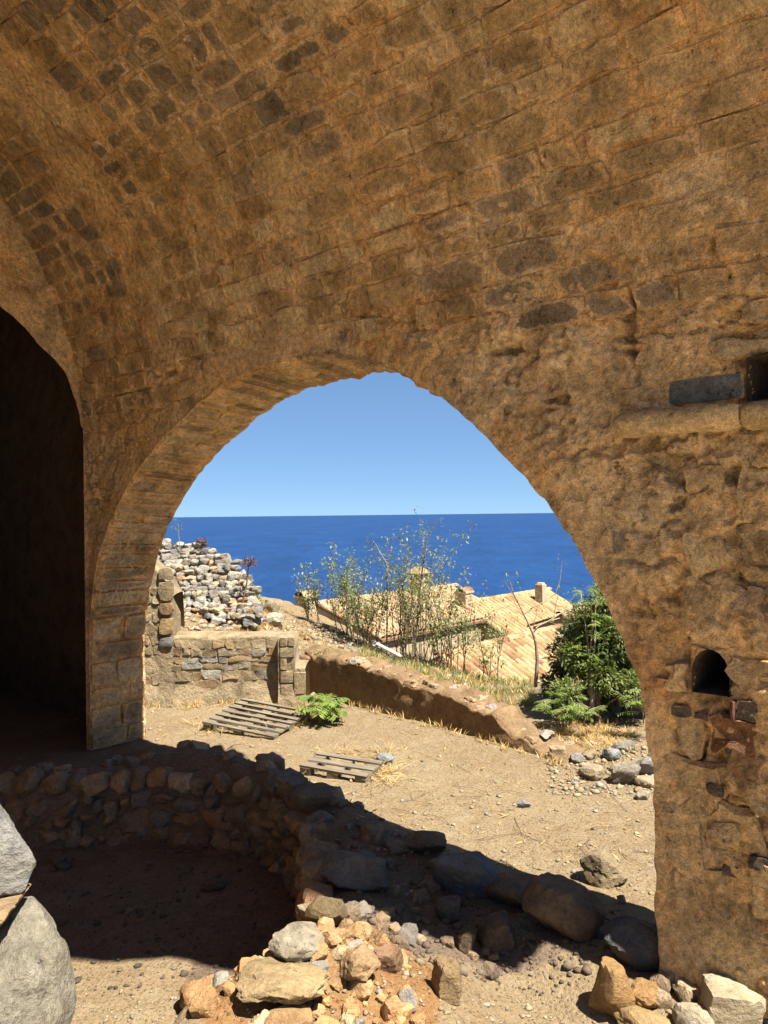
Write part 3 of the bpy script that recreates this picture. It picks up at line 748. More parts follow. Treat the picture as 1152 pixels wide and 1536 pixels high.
def boulder(box, zb, color, seed, label, cat='rock', name='boulder', group=None, dep=.8, sub=4, mat=None, yaw=0.0, **kw):
    x0, y0, x1, y1 = box; cx, cy = (x0 + x1) / 2, (y0 + y1) / 2
    d = 4.0
    for _ in range(9):
        w = (x1 - x0) / F; app = (y1 - y0) / F; tan = (2 - zb) / d; dp = dep
        hh = app ** 2 - (w * dp * tan) ** 2
        while hh < (.45 * app) ** 2: dp *= .92; hh = app ** 2 - (w * dp * tan) ** 2
        k = math.sqrt(hh); d = (2 - zb) / (-(ray(cx, cy)[2]) + .36 * k); c = P(cx, cy, d); zb = .5 * zb + .5 * Hs(c[0], c[1])
    c = P(cx, cy, d)
    me = rock_mesh(sub, seed, mat or BOULD, **kw)
    o = place(name, me, c, (w * d / 2, w * dp * d / 2, k * d / 2), (0, 0, yaw), color)
    tag(o, label, cat, group); return o
G1, G2, OC, BR, PALE, RED = (.25, .245, .23), (.33, .32, .29), (.42, .27, .12), (.25, .17, .105), (.55, .47, .32), (.36, .18, .10)
boulder((644, 1266, 750, 1346), .02, (.21, .215, .215), 11, 'flat topped grey boulder on the shaded threshold, left of two brown boulders', cuts=12)
boulder((722, 1299, 830, 1364), .0, (.24, .18, .12), 12, 'brown boulder on the threshold between flat grey boulder and bigger brown one', cuts=10)
boulder((782, 1312, 906, 1410), -.06, (.27, .19, .12), 13, 'biggest brown boulder on the threshold, beside the dark round one', cuts=9)
boulder((902, 1367, 988, 1458), -.08, (.13, .13, .13), 14, 'dark grey rounded boulder leaning at the foot of the right pier', cuts=16, rough=.03)
boulder((604, 1246, 670, 1282), .05, (.24, .17, .11), 15, 'low brown rock edging the sunlit courtyard above the flat grey boulder', cuts=9)
boulder((438, 1175, 510, 1216), .07, (.2, .165, .13), 16, 'dark rock jutting from the rubble wall into the sunlit yard below the small pallet', cuts=9)
boulder((478, 1268, 582, 1334), -.02, (.24, .23, .21), 17, 'grey topped boulder capping the corner of the sunken pit', cuts=12)
boulder((456, 1340, 522, 1404), -.12, (.24, .18, .09), 18, 'dark ochre boulder at the pit edge just above the orange rubble', cuts=9)
boulder((870, 1268, 936, 1330), .0, (.40, .32, .20), 19, 'pitted tan rock standing alone in the sunlit yard beside the right pier', cuts=12, rough=.07)
boulder((883, 1438, 948, 1534), -.1, (.45, .27, .11), 20, 'upright ochre oblong rock in front of the dark round boulder', cuts=8, rough=.04)
boulder((938, 1468, 996, 1512), .03, (.47, .28, .12), 21, 'small knobbly orange rock lying on a flat ochre slab', cuts=9, rough=.1)
boulder((925, 1500, 1028, 1560), -.08, (.47, .33, .16), 22, 'flat ochre slab at the bottom edge under the knobbly orange rock', cuts=9, rough=.06)
boulder((1050, 1468, 1138, 1545), -.02, (.62, .52, .34), 23, 'pale cream rock, brightest stone at the foot of the right pier', cuts=9, blocky=1, rough=.05)
boulder((1010, 1500, 1075, 1556), -.1, (.55, .47, .33), 24, 'cream slab half hidden to the left of the brightest pale rock', cuts=9)
boulder((714, 1368, 776, 1424), -.08, (.17, .125, .085), 25, 'dark brown rock below the boulder line, left of the bare shaded floor', cuts=9, blocky=1)
boulder((648, 1438, 694, 1502), -.08, (.42, .29, .15), 26, 'upright tan block half in shadow on the lower foreground floor', cuts=10, blocky=1)
boulder((596, 1478, 626, 1518), -.08, (.36, .34, .29), 27, 'small pointed grey stone in the sun left of the half shaded block', cuts=9)
boulder((685, 1392, 714, 1432), -.06, (.19, .125, .08), 28, 'small upright brown stone left of the dark brown rock', cuts=9)
boulder((652, 1340, 692, 1385), -.02, (.13, .115, .10), 29, 'dark stone wedged under the flat grey boulder', cuts=9)
boulder((404, 1384, 488, 1444), .05, (.42, .37, .27), 30, 'grey and cream rock crowning the sunlit orange rubble', cuts=13, rough=.09)
boulder((356, 1432, 494, 1512), .02, (.46, .34, .18), 31, 'large layered cream rock in the middle of the orange rubble', cuts=14, rough=.12)
boulder((268, 1452, 372, 1530), -.08, (.50, .30, .14), 32, 'orange earth crusted rock at the left end of the rubble', cuts=9, rough=.08)
boulder((500, 1420, 572, 1480), .0, (.48, .31, .16), 33, 'orange crumbly rock at the right end of the sunlit rubble', cuts=9, rough=.1)
boulder((392, 1500, 470, 1560), -.05, (.50, .31, .15), 44, 'rounded orange stone at the bottom edge of the rubble', cuts=9, rough=.06)
boulder((560, 1418, 606, 1462), -.04, (.33, .19, .11), 47, 'reddish block on the shadow line right of the orange rubble', cuts=9, blocky=1)
# the two boulders at the left border, close to the camera
def near_boulder(box, d, color, seed, label, name='boulder', **kw):
    x0, y0, x1, y1 = box; c = P((x0 + x1) / 2, (y0 + y1) / 2, d)
    sz = ((x1 - x0) / F * d / 2, (x1 - x0) / F * d / 2 * .8, (y1 - y0) / F * d / 2 * .93)
    o = place(name, rock_mesh(5, seed, BOULDBIG, **kw), c, sz, (0, 0, 0), color); tag(o, label, 'rock'); return o
near_boulder((-125, 1172, 50, 1352), 2.6, (.36, .355, .33), 34, 'smooth grey boulder at the left border, balanced above an orange slab', cuts=14, rough=.035)
near_boulder((-120, 1340, 38, 1384), 2.56, (.50, .33, .17), 35, 'thin orange stone slab wedged between two boulders at the left border', name='stone_slab', cuts=8, blocky=1, rough=.04)
near_boulder((-190, 1366, 104, 1680), 2.55, (.42, .385, .30), 36, 'big pale lichened boulder filling the bottom left corner', cuts=11, rough=.05)
# stones by the tree on the right of the yard
YS = 'loose stones at the edge of the yard below the tree'
boulder((916, 1142, 958, 1180), .0, (.36, .33, .27), 51, 'rounded mottled stone, biggest of those by the right pier', group=YS)
boulder((952, 1132, 992, 1164), .02, (.38, .37, .34), 52, 'grey stone touching the right pier outline, above a cream slab', group=YS)
boulder((950, 1160, 996, 1182), .0, (.52, .43, .28), 53, 'low cream slab against the right pier outline', group=YS)
boulder((866, 1146, 906, 1172), .0, (.50, .41, .27), 54, 'flat cream stone with shadow under its left edge', group=YS)
boulder((903, 1120, 932, 1142), .05, (.40, .42, .43), 55, 'flat blue grey stone above the rounded mottled one', group=YS)
boulder((918, 1108, 950, 1130), .08, (.33, .32, .29), 56, 'grey stone in leaf shade behind the flat blue grey one', group=YS)
boulder((840, 1110, 864, 1126), .02, (.52, .40, .26), 57, 'small tan stone on the slope right of the low wall end', group=YS)
boulder((872, 1124, 896, 1140), .02, (.54, .42, .27), 58, 'small cream stone between the tan one and the blue grey one', group=YS)
boulder((952, 1184, 974, 1200), .0, (.42, .37, .29), 59, 'pebble sized stone nearest the pier on the sandy yard', group=YS)
boulder((856, 1128, 880, 1148), .0, (.36, .35, .33), 60, 'small grey stone just left of the flat cream stone', group=YS)
boulder((775, 1198, 796, 1212), .0, (.32, .33, .34), 61, 'lone blue grey stone in the middle of the sandy yard')
boulder((924, 1340, 938, 1356), -.01, (.45, .38, .27), 62, 'small stone just right of the pitted tan rock')
boulder((392, 918, 426, 944), .66, (.62, .56, .44), 63, 'white cracked boulder on the rubble slope above the stone wall', rough=.1)
boulder((394, 898, 420, 922), .72, (.52, .44, .30), 64, 'rounded cream boulder beside the dry weeds, above the white one', rough=.06)
boulder((552, 960, 570, 974), .42, (.75, .74, .70), 65, 'small white stone at the end of the pale pipe')
boulder((434, 978, 452, 998), .42, (.28, .29, .30), 66, 'dark grey cobble on the wall end beside the quoin')
boulder((450, 982, 466, 997), .44, (.42, .23, .14), 67, 'reddish cobble next to the dark grey one on the wall end')
boulder((470, 1128, 498, 1146), .0, (.45, .41, .34), 68, 'pale stone behind the corner of the small pallet')
boulder((560, 1128, 592, 1146), .0, (.36, .38, .38), 69, 'flat blue grey stone among straw behind the small pallet')
boulder((76, 1280, 102, 1296), -.36, (.14, .12, .10), 70, 'dark stone on the pit floor, near the left boulder')
boulder((84, 1292, 108, 1306), -.36, (.13, .11, .09), 71, 'dark flat stone leaning on another on the pit floor')
boulder((390, 1284, 414, 1302), -.36, (.24, .21, .18), 72, 'grey stone in the right corner of the pit floor')
boulder((305, 1312, 340, 1336), -.40, (.14, .13, .11), 73, 'broad flat stone sunk in the middle of the pit floor')

# rubble wall round the pit
rub = empty('rubble_wall', (-1.2, 5.7, 0)); tag(rub, 'low curved rubble wall retaining the sunken pit in shadow', 'wall')
RP = RIDGE[1:11]; seg = np.linalg.norm(np.diff(RP, axis=0), axis=1); RL = np.concatenate([[0], np.cumsum(seg)])
def ridge_pt(s):
    x = np.interp(s, RL, RP[:, 0]); y = np.interp(s, RL, RP[:, 1]); e = .05
    dx = np.interp(s + e, RL, RP[:, 0]) - np.interp(s - e, RL, RP[:, 0]); dy = np.interp(s + e, RL, RP[:, 1]) - np.interp(s - e, RL, RP[:, 1])
    L = math.hypot(dx, dy) or 1; return x, y, dx / L, dy / L
RCOL = [((.27, .19, .12), 5), ((.22, .165, .115), 4), ((.30, .21, .13), 3), ((.19, .17, .145), 3), ((.31, .18, .10), 2), ((.38, .30, .2), 1)]
n = 0
z = -.38
while z < .04:
    hgt = rnd.uniform(.10, .15); s = rnd.uniform(0, .1)
    while s < RL[-1] - .25:
        w = rnd.choice([rnd.uniform(.06, .12), rnd.uniform(.10, .2), rnd.uniform(.16, .27)]); hj = rnd.uniform(.8, 1.35) if w > .12 else rnd.uniform(.5, .9); x, y, tx, ty = ridge_pt(s + w / 2)
        px_, py_ = ty, -tx                 # points into the pit for this winding
        back = (z + .38) * .10
        big = rnd.random() < .3
        place('stone', rnd.choice(RV3 if big else RV2), (x + px_ * (-.015 - back), y + py_ * (-.015 - back), z + hgt / 2 + rnd.uniform(-.035, .03)),
              (w / 2 * 1.1, .11, hgt / 2 * 1.1 * hj), (rnd.uniform(-.25, .25), rnd.uniform(-.3, .3), math.atan2(ty, tx) + rnd.uniform(-.3, .3)), pick(RCOL), rub)
        s += w * .97; n += 1
    z += hgt * .95
# stones along the top and along the outer (yard) side
def scatter_top(px, py, zc, smin, smax, col, k=1):
    global n
    g = G(px, py, zc)
    for _ in range(k):
        sz = rnd.uniform(smin, smax); x, y = g[0] + rnd.uniform(-.06, .06), g[1] + rnd.uniform(-.05, .05)
        place('stone', rnd.choice(RV3), (x, y, Hs(x, y) + sz * .18), (sz, sz * rnd.uniform(.7, 1), sz * rnd.uniform(.55, .8)),
              (rnd.uniform(-.3, .3), rnd.uniform(-.3, .3), rnd.uniform(0, 6.28)), col, rub); n += 1
for (px, py, s0) in [(318, 1138, .12), (338, 1132, .13), (362, 1146, .10), (388, 1160, .12), (400, 1168, .11), (300, 1140, .09), (280, 1146, .08), (425, 1190, .12), (450, 1206, .10), (505, 1232, .12), (530, 1246, .11), (548, 1262, .09), (575, 1262, .09), (470, 1222, .12), (490, 1246, .13),
        (255, 1150, .07), (232, 1152, .08), (205, 1156, .07), (180, 1156, .07), (150, 1158, .07), (120, 1160, .08), (90, 1164, .07), (60, 1166, .08), (30, 1170, .08), (515, 1268, .10), (590, 1280, .08), (612, 1300, .07), (640, 1320, .07), (560, 1300, .07), (410, 1180, .1), (375, 1172, .08), (345, 1164, .08), (440, 1230, .1), (462, 1262, .1)]:
    if rnd.random() < .72: scatter_top(px, py, .06, s0 * .7, s0 * 1.0, pick(RCOL))
for _ in range(46):
    px, py = rnd.uniform(500, 760), rnd.uniform(1270, 1450)
    if py < 1250 + (px - 520) * .3: continue
    scatter_top(px, py, -.02, .02, .055, pick(RCOL))
# extra rubble in the sun: the orange heap
heap = empty('rubble_heap', (-.35, 3.2, 0)); tag(heap, 'heap of orange earth and broken stones in bright sun at the bottom', 'rubble')
HCOL = [((.50, .31, .15), 4), ((.46, .27, .12), 4), ((.50, .39, .23), 2), ((.34, .32, .27), 1), ((.42, .23, .11), 2)]
for _ in range(230):
    px, py = rnd.gauss(480, 90), rnd.uniform(1425, 1590)
    if py < 1500 - (px - 270) * .55 or px > 640: continue
    g = G(px, py, .06); sz = rnd.choice([.008, .01, .012, .015, .02, .025, .03, .04, .05])
    place('stone', rnd.choice(RV2), (g[0], g[1], Hs(g[0], g[1]) + sz * .3), (sz, sz * rnd.uniform(.7, 1), sz * rnd.uniform(.6, .9)), (rnd.uniform(-.5, .5), rnd.uniform(-.5, .5), rnd.uniform(0, 6)), pick(HCOL), heap)
# small stones at the foot of the right pier
foot = empty('pier_rubble', tuple(G(1040, 1490, 0))); tag(foot, 'small shaded stones heaped along the foot of the right pier', 'rubble')
for _ in range(46):
    px = rnd.uniform(985, 1190); py = rnd.uniform(1462, 1500) + (px - 985) * .02
    g = G(px, py, 0); sz = rnd.uniform(.025, .06)
    place('stone', rnd.choice(RV2), (g[0], g[1], Hs(g[0], g[1]) + sz * .4), (sz, sz * .8, sz * .8), (rnd.uniform(-.5, .5), rnd.uniform(-.5, .5), rnd.uniform(0, 6)), pick([((.36, .27, .17), 3), ((.27, .2, .13), 3), ((.45, .35, .22), 1)]), foot)

# ------------------------------------------------------------------ courtyard wall with quoins
cw_ = empty('courtyard_wall', (-2.2, WALLY, 0)); tag(cw_, 'sunlit mixed stone wall with ashlar corner across the far side of the yard', 'wall')
def ysurf(yw):
    def f(a, u, h): a, u, h = np.broadcast_arrays(np.asarray(a, float), u, h); return np.stack([a, yw - h, u], -1)
    return f
def wx(px, d): return (px - 576) / F * d
def wz(py, d): return 2 - (py - 771.5) / F * d
def face(parent, x0, x1, z0, topf, yw, depth, name='wall', mat='palewall', nx=90, nz=40, amp=.007):
    xs_ = np.linspace(x0, x1, nx + 1); zs_ = np.linspace(0, 1, nz + 1); X_, Tt = np.meshgrid(xs_, zs_, indexing='ij')
    top = topf(X_) + .015 * fbm(p3(X_ * 6, 0 * X_), 3, 6); Z_ = z0 + (top - z0) * Tt
    h = amp * fbm(p3(X_ * 5, Z_ * 5), 4, 14, .6) - amp * 1.2 * np.clip(1 - np.abs(fbm(p3(X_ * 3.5, Z_ * 5), 3, 15)) * 3, 0, 1) ** 2
    h = h + .05 * sstep(.25, .0, Z_) * (1 + fbm(p3(X_ * 3, Z_ * 3), 3, 18))
    Vf = np.stack([X_, yw - h, Z_], -1)
    kt = 6
    ts_ = np.linspace(0, 1, kt + 1)[1:]
    Vt = np.stack([np.stack([xs_, yw + depth * t_ + 0 * xs_, topf(xs_) + .015 * fbm(p3(xs_ * 6, t_ * 2 + 0 * xs_), 3, 6) + .02 * math.sin(math.pi * t_) + (-.5 if t_ == 1 else 0)], -1) for t_ in ts_], 1)
    VV = np.concatenate([Vf, Vt], 1)
    o = obj(name, big_mesh(VV, grid_quads(nx, nz + kt)), M[mat]); keep(o, parent); return o
xl, xm, xp, xr = wx(150, WALLY), wx(258, WALLY), wx(417, WALLY), wx(457, WALLY)
ztop = wz(953, WALLY)
def topf(x): return np.where(x < xm - .02, np.interp(x, [xl, wx(200, WALLY), wx(235, WALLY), xm - .02], [1.75, 1.65, 1.40, 1.12]), ztop)
face(cw_, xl, xm, -.1, lambda x: np.interp(x, [xl, wx(200, WALLY), wx(235, WALLY), xm], [1.75, 1.65, 1.42, 1.15]), WALLY - .005, .5, nx=40, nz=60)
face(cw_, xm, xp, -.1, lambda x: ztop + 0 * x, WALLY, .45)
face(cw_, xp, xr, -.1, lambda x: np.interp(x, [xp, wx(440, WALLY), wx(442, WALLY), xr], [ztop, ztop, wz(998, WALLY), wz(998, WALLY)]), WALLY - .12, .5, nx=30)
keep(obj('wall', mesh([(xm, WALLY, -.1), (xm, WALLY + .3, -.1), (xm, WALLY + .3, .95), (xm, WALLY, 1.15)], [(0, 1, 2, 3)], False), M['palewall']), cw_)
# left end of the projecting part
obj_side = obj('wall', mesh([(xp, WALLY - .12, -.1), (xp, WALLY + .1, -.1), (xp, WALLY + .1, ztop), (xp, WALLY - .12, ztop)], [(0, 1, 2, 3)], False), M['palewall']); keep(obj_side, cw_)
PCOL = [((.54, .43, .27), 7), ((.50, .38, .23), 6), ((.31, .32, .32), 2), ((.50, .33, .17), 2), ((.42, .30, .18), 3), ((.46, .43, .36), 2)]
def rubble_face(x0, x1, z0, z1, yw, hmin, hmax, wmin, wmax, cols, parent, skip=.12, proud=(.004, .012)):
    z_ = z0
    while z_ < z1 - hmin * .7:
        hh = min(rnd.uniform(hmin, hmax), z1 - z_); x_ = x0 + rnd.uniform(0, .06)
        while x_ < x1 - wmin * .6:
            ww = min(rnd.uniform(wmin, wmax), x1 - x_)
            if rnd.random() > skip:
                dz = rnd.uniform(-.012, .012)
                slab(ysurf(yw), x_, x_ + ww, z_ + dz, z_ + hh + dz, rnd.uniform(*proud), pick(cols), parent, 'stone', M['pale'], rnd.randint(1, 9999), jit=.30, rough=.006, sunk=.02, round_=.05, skew=rnd.uniform(-.25, .25))
            x_ += ww + rnd.uniform(.004, .016)
        z_ += hh + rnd.uniform(.003, .012)
rubble_face(xm - .02, xp - .02, .26, ztop - .01, WALLY, .06, .12, .07, .22, PCOL, cw_, .03)
rubble_face(xm + .1, xp - .02, .14, .30, WALLY, .09, .13, .18, .34, [((.44, .33, .20), 3), ((.40, .27, .15), 2)], cw_, .35, (.004, .015))
rubble_face(wx(205, WALLY), xm - .14, .1, 1.3, WALLY - .005, .07, .12, .09, .17, PCOL, cw_, .12)
# big orange quoin stones at the break of the wall
for (y0, y1, c) in [(868, 898, (.48, .37, .22)), (900, 918, (.45, .22, .11)), (922, 948, (.50, .34, .14)), (952, 966, (.28, .29, .30)), (848, 866, (.46, .38, .25))]:
    slab(ysurf(WALLY - .005), wx(237, WALLY), wx(259, WALLY), wz(y1, WALLY), wz(y0, WALLY), .035, c, cw_, 'quoin', M['pale'], rnd.randint(1, 999), jit=.12, round_=.12)
YP = WALLY - .12
for (x0, y0, x1, y1) in [(418, 954, 429, 968), (418, 969, 439, 984), (418, 985, 428, 1003), (430, 954, 440, 967), (418, 1004, 437, 1022), (438, 1006, 456, 1040), (418, 1024, 436, 1046)]:
    slab(ysurf(YP), wx(x0, YP), wx(x1, YP), wz(y1, YP), wz(y0, YP), .02, pick([((.44, .36, .22), 1), ((.46, .36, .21), 1)]), cw_, 'ashlar_block', M['pale'], rnd.randint(1, 999), jit=.05, round_=.03, rough=.003)

# low curved wall retaining the slope
lw = empty('low_wall', (0, 7.6, 0)); tag(lw, 'low curving earth and stone wall with its shaded face towards the yard', 'wall')
LS = np.concatenate([[0], np.cumsum(np.linalg.norm(np.diff(LOWBASE, axis=0), axis=1))])
ss_ = np.linspace(0, LS[-1], 150); bx_ = np.interp(ss_, LS, LOWBASE[:, 0]); by_ = np.interp(ss_, LS, LOWBASE[:, 1]); tp_ = np.interp(ss_, LS, LOWTOP)
k5 = np.ones(9) / 9
bx_ = np.convolve(np.pad(bx_, 4, 'edge'), k5, 'valid'); by_ = np.convolve(np.pad(by_, 4, 'edge'), k5, 'valid')
dx_, dy_ = np.gradient(bx_), np.gradient(by_); L_ = np.hypot(dx_, dy_); nx_, ny_ = -dy_ / L_, dx_ / L_      # away from the yard
tp_ = tp_ + .05 * fbm(p3(ss_ * 4, 0 * ss_), 4, 5) + .035 * vnoise(p3(ss_ * 9, 0 * ss_), 7) + .02 * vnoise(p3(ss_ * 22, 0 * ss_), 8)
rows = []
for t_ in np.linspace(0, 1, 22):
    z_ = -.08 + (tp_ + .08) * t_; off = .015 * t_ + .014 * fbm(p3(ss_ * 7, z_ * 9), 5, 8, .65) - .02 * sstep(.6, 1, t_) * np.clip(fbm(p3(ss_ * 7, z_ * 4), 3, 9), -.3, 1)
    rows.append(np.stack([bx_ + nx_ * off, by_ + ny_ * off, z_], -1))
for t_ in np.linspace(0, 1, 9)[1:]:
    off = .06 + .34 * t_; rows.append(np.stack([bx_ + nx_ * off, by_ + ny_ * off, tp_ + .035 * fbm(p3(ss_ * 6, t_ * 3 + 0 * ss_), 3, 9) + .03 * math.sin(t_ * 3.1) - (.12 if t_ == 1 else 0)], -1))
VV = np.stack(rows, 1)
keep(obj('earth_core', big_mesh(VV, grid_quads(149, len(rows) - 1)), masonry('ochre_earth', (.36, .24, .13, 1), False, .5, .03, spots=.3)), lw)
for k in range(46):
    s_ = rnd.uniform(.05, LS[-1] * .97); x_ = np.interp(s_, ss_, bx_); y_ = np.interp(s_, ss_, by_); z_ = np.interp(s_, ss_, tp_); nn = np.interp(s_, ss_, nx_), np.interp(s_, ss_, ny_)
    o_ = rnd.uniform(.03, .3); sz = rnd.uniform(.035, .085)
    place('stone', rnd.choice(RV2), (x_ + nn[0] * o_, y_ + nn[1] * o_, z_ + rnd.uniform(-.02, .02)), (sz, sz * .8, sz * .55), (rnd.uniform(-.3, .3), rnd.uniform(-.3, .3), rnd.uniform(0, 6)), pick([((.38, .28, .17), 4), ((.30, .28, .25), 1.5), ((.34, .23, .13), 3)]), lw)

# dry stone heap on the slope
pile = empty('stone_pile', (-2.2, 9.6, .8)); tag(pile, 'sloping pile of grey fieldstones on the hillside behind the stone wall', 'stone pile')
SCOL = [((.32, .305, .27), 6), ((.235, .23, .215), 4), ((.40, .37, .30), 4), ((.42, .34, .22), 2), ((.42, .26, .16), .8)]
sil = np.array([(205, 800), (238, 812), (262, 820), (300, 826), (330, 838), (352, 850), (372, 872), (378, 900), (384, 916)])
y_px = 944.0; r_ = 0
Vh = []
while y_px > 808:
    step = 8.0
    x_ = 226 + rnd.uniform(0, 6)
    xmax = np.interp(y_px, sil[::-1, 1][::-1], sil[:, 0]) if y_px > 812 else 244
    while x_ < xmax:
        w_ = rnd.choice([rnd.uniform(7, 11), rnd.uniform(9, 15), rnd.uniform(13, 19)])
        d_ = 9.35 + max(918 - y_px, -10) / 110 * 1.15 + rnd.uniform(-.05, .05)
        p = P(x_ + w_ / 2, y_px - step / 2 + rnd.uniform(-1.5, 1.5), d_); sc = d_ / F
        place('stone', rnd.choice(RV2), p, (w_ / 2 * 1.08 * sc, .085, step / 2 * 1.35 * rnd.uniform(.75, 1.3) * sc), (rnd.uniform(-.3, .3), rnd.uniform(-.25, .25), rnd.uniform(-.6, .6)), pick(SCOL), pile)
        x_ += w_ * .93
    y_px -= step
core = []
for (px, py) in sil: core.append(P(px, py + 8, 9.5 + (918 - py) / 110 * 1.2))
basep = [P(px, 925, 9.45) - np.array([0, 0, .5]) for (px, py) in sil]; backp = [np.array([c[0] + .1, c[1] + 1.2, c[2] - .5]) for c in core]
Vc = basep + core + backp; kc = len(sil)
keep(obj('earth_core', mesh(Vc, [(l * kc + j, l * kc + j + 1, (l + 1) * kc + j + 1, (l + 1) * kc + j) for l in range(2) for j in range(kc - 1)]), M['palewall']), pile)

# ------------------------------------------------------------------ pallets
def pallet(name, L, W, boards, label, loc, yaw, tilt, bwid=.06):
    e = empty(name, (0, 0, 0)); tag(e, label, 'pallet', 'wooden pallets lying in the yard')
    def bar(nm, x0, x1, y0, y1, z0, z1):
        V = [(x, y, z) for x in (x0, x1) for y in (y0, y1) for z in (z0, z1)]
        b = .004; jj = lambda: rnd.uniform(-b, b)
        V = [(x + jj(), y + jj(), z + jj()) for x, y, z in V]
        o = obj(nm, mesh(V, [(0, 1, 3, 2), (4, 6, 7, 5), (0, 4, 5, 1), (2, 3, 7, 6), (0, 2, 6, 4), (1, 5, 7, 3)], False), M['wood']); o.parent = e
    bw = bwid
    for k in range(boards):
        y = -W / 2 + bw / 2 + (W - bw) * k / (boards - 1)
        bar('slat', -L / 2, L / 2, y - bw / 2, y + bw / 2, .118, .138)
    for sx in (-1, 0, 1):
        cx = sx * (L / 2 - .05)
        bar('stringer', cx - .045, cx + .045, -W / 2, W / 2, .097, .117)
        for sy in (-1, 0, 1):
            cy = sy * (W / 2 - .05); bar('block', cx - .045, cx + .045, cy - .045, cy + .045, .021, .096)
    for sy in (-1, 0, 1):
        cy = sy * (W / 2 - .05); bar('bottom_board', -L / 2, L / 2, cy - .045, cy + .045, 0, .02)
    e.location = loc; e.rotation_euler = (tilt[0], tilt[1], yaw); e.scale = (1, 1, .72); return e
g = G(386, 1080, .05); pallet('pallet', .78, .66, 7, 'large grey wooden pallet tilted against weeds before the stone wall', (g[0], g[1], Hs(g[0], g[1]) + .0), -.42, (.12, .07), .045)
g = G(512, 1158, .0); pallet('pallet', .56, .34, 3, 'small wooden pallet lying flat in the middle of the yard', (g[0], g[1], Hs(g[0], g[1]) - .03), -.38, (.03, .04), .06)

# ------------------------------------------------------------------ houses below the terrace
NV = Vector((N2[0], N2[1], 0)); GV = Vector((-A2[0], -A2[1], 0))   # along the ridge, down the visible slope
def tile_mesh():
    L, r0, r1, m = .46, .085, .105, 5; V = []
    for (y, r) in ((0, r0), (L, r1)):
        for t_ in np.linspace(-.05, math.pi + .05, m + 1): V.append((math.cos(t_) * r, y, math.sin(t_) * r * .75))
    Fc = [(j, j + 1, m + 2 + j, m + 1 + j) for j in range(m)]
    Vi = [(x * .84, y, z * .84 - .004) for x, y, z in V]; k = len(V)
    Fc += [(k + j, k + m + 1 + j, k + m + 2 + j, k + j + 1) for j in range(m)] + [(m + 1 + j, m + 2 + j, k + m + 2 + j, k + m + 1 + j) for j in range(m)]
    me = mesh(V + Vi, Fc); me.materials.append(M['tile']); return me
TILE = tile_mesh()
TCOL = [((.66, .48, .25), 6), ((.60, .42, .21), 5), ((.55, .33, .16), 2.5), ((.47, .25, .13), 1), ((.70, .55, .31), 3)]
TRED = [((.62, .42, .26), 5), ((.54, .31, .19), 3), ((.68, .50, .30), 5)]
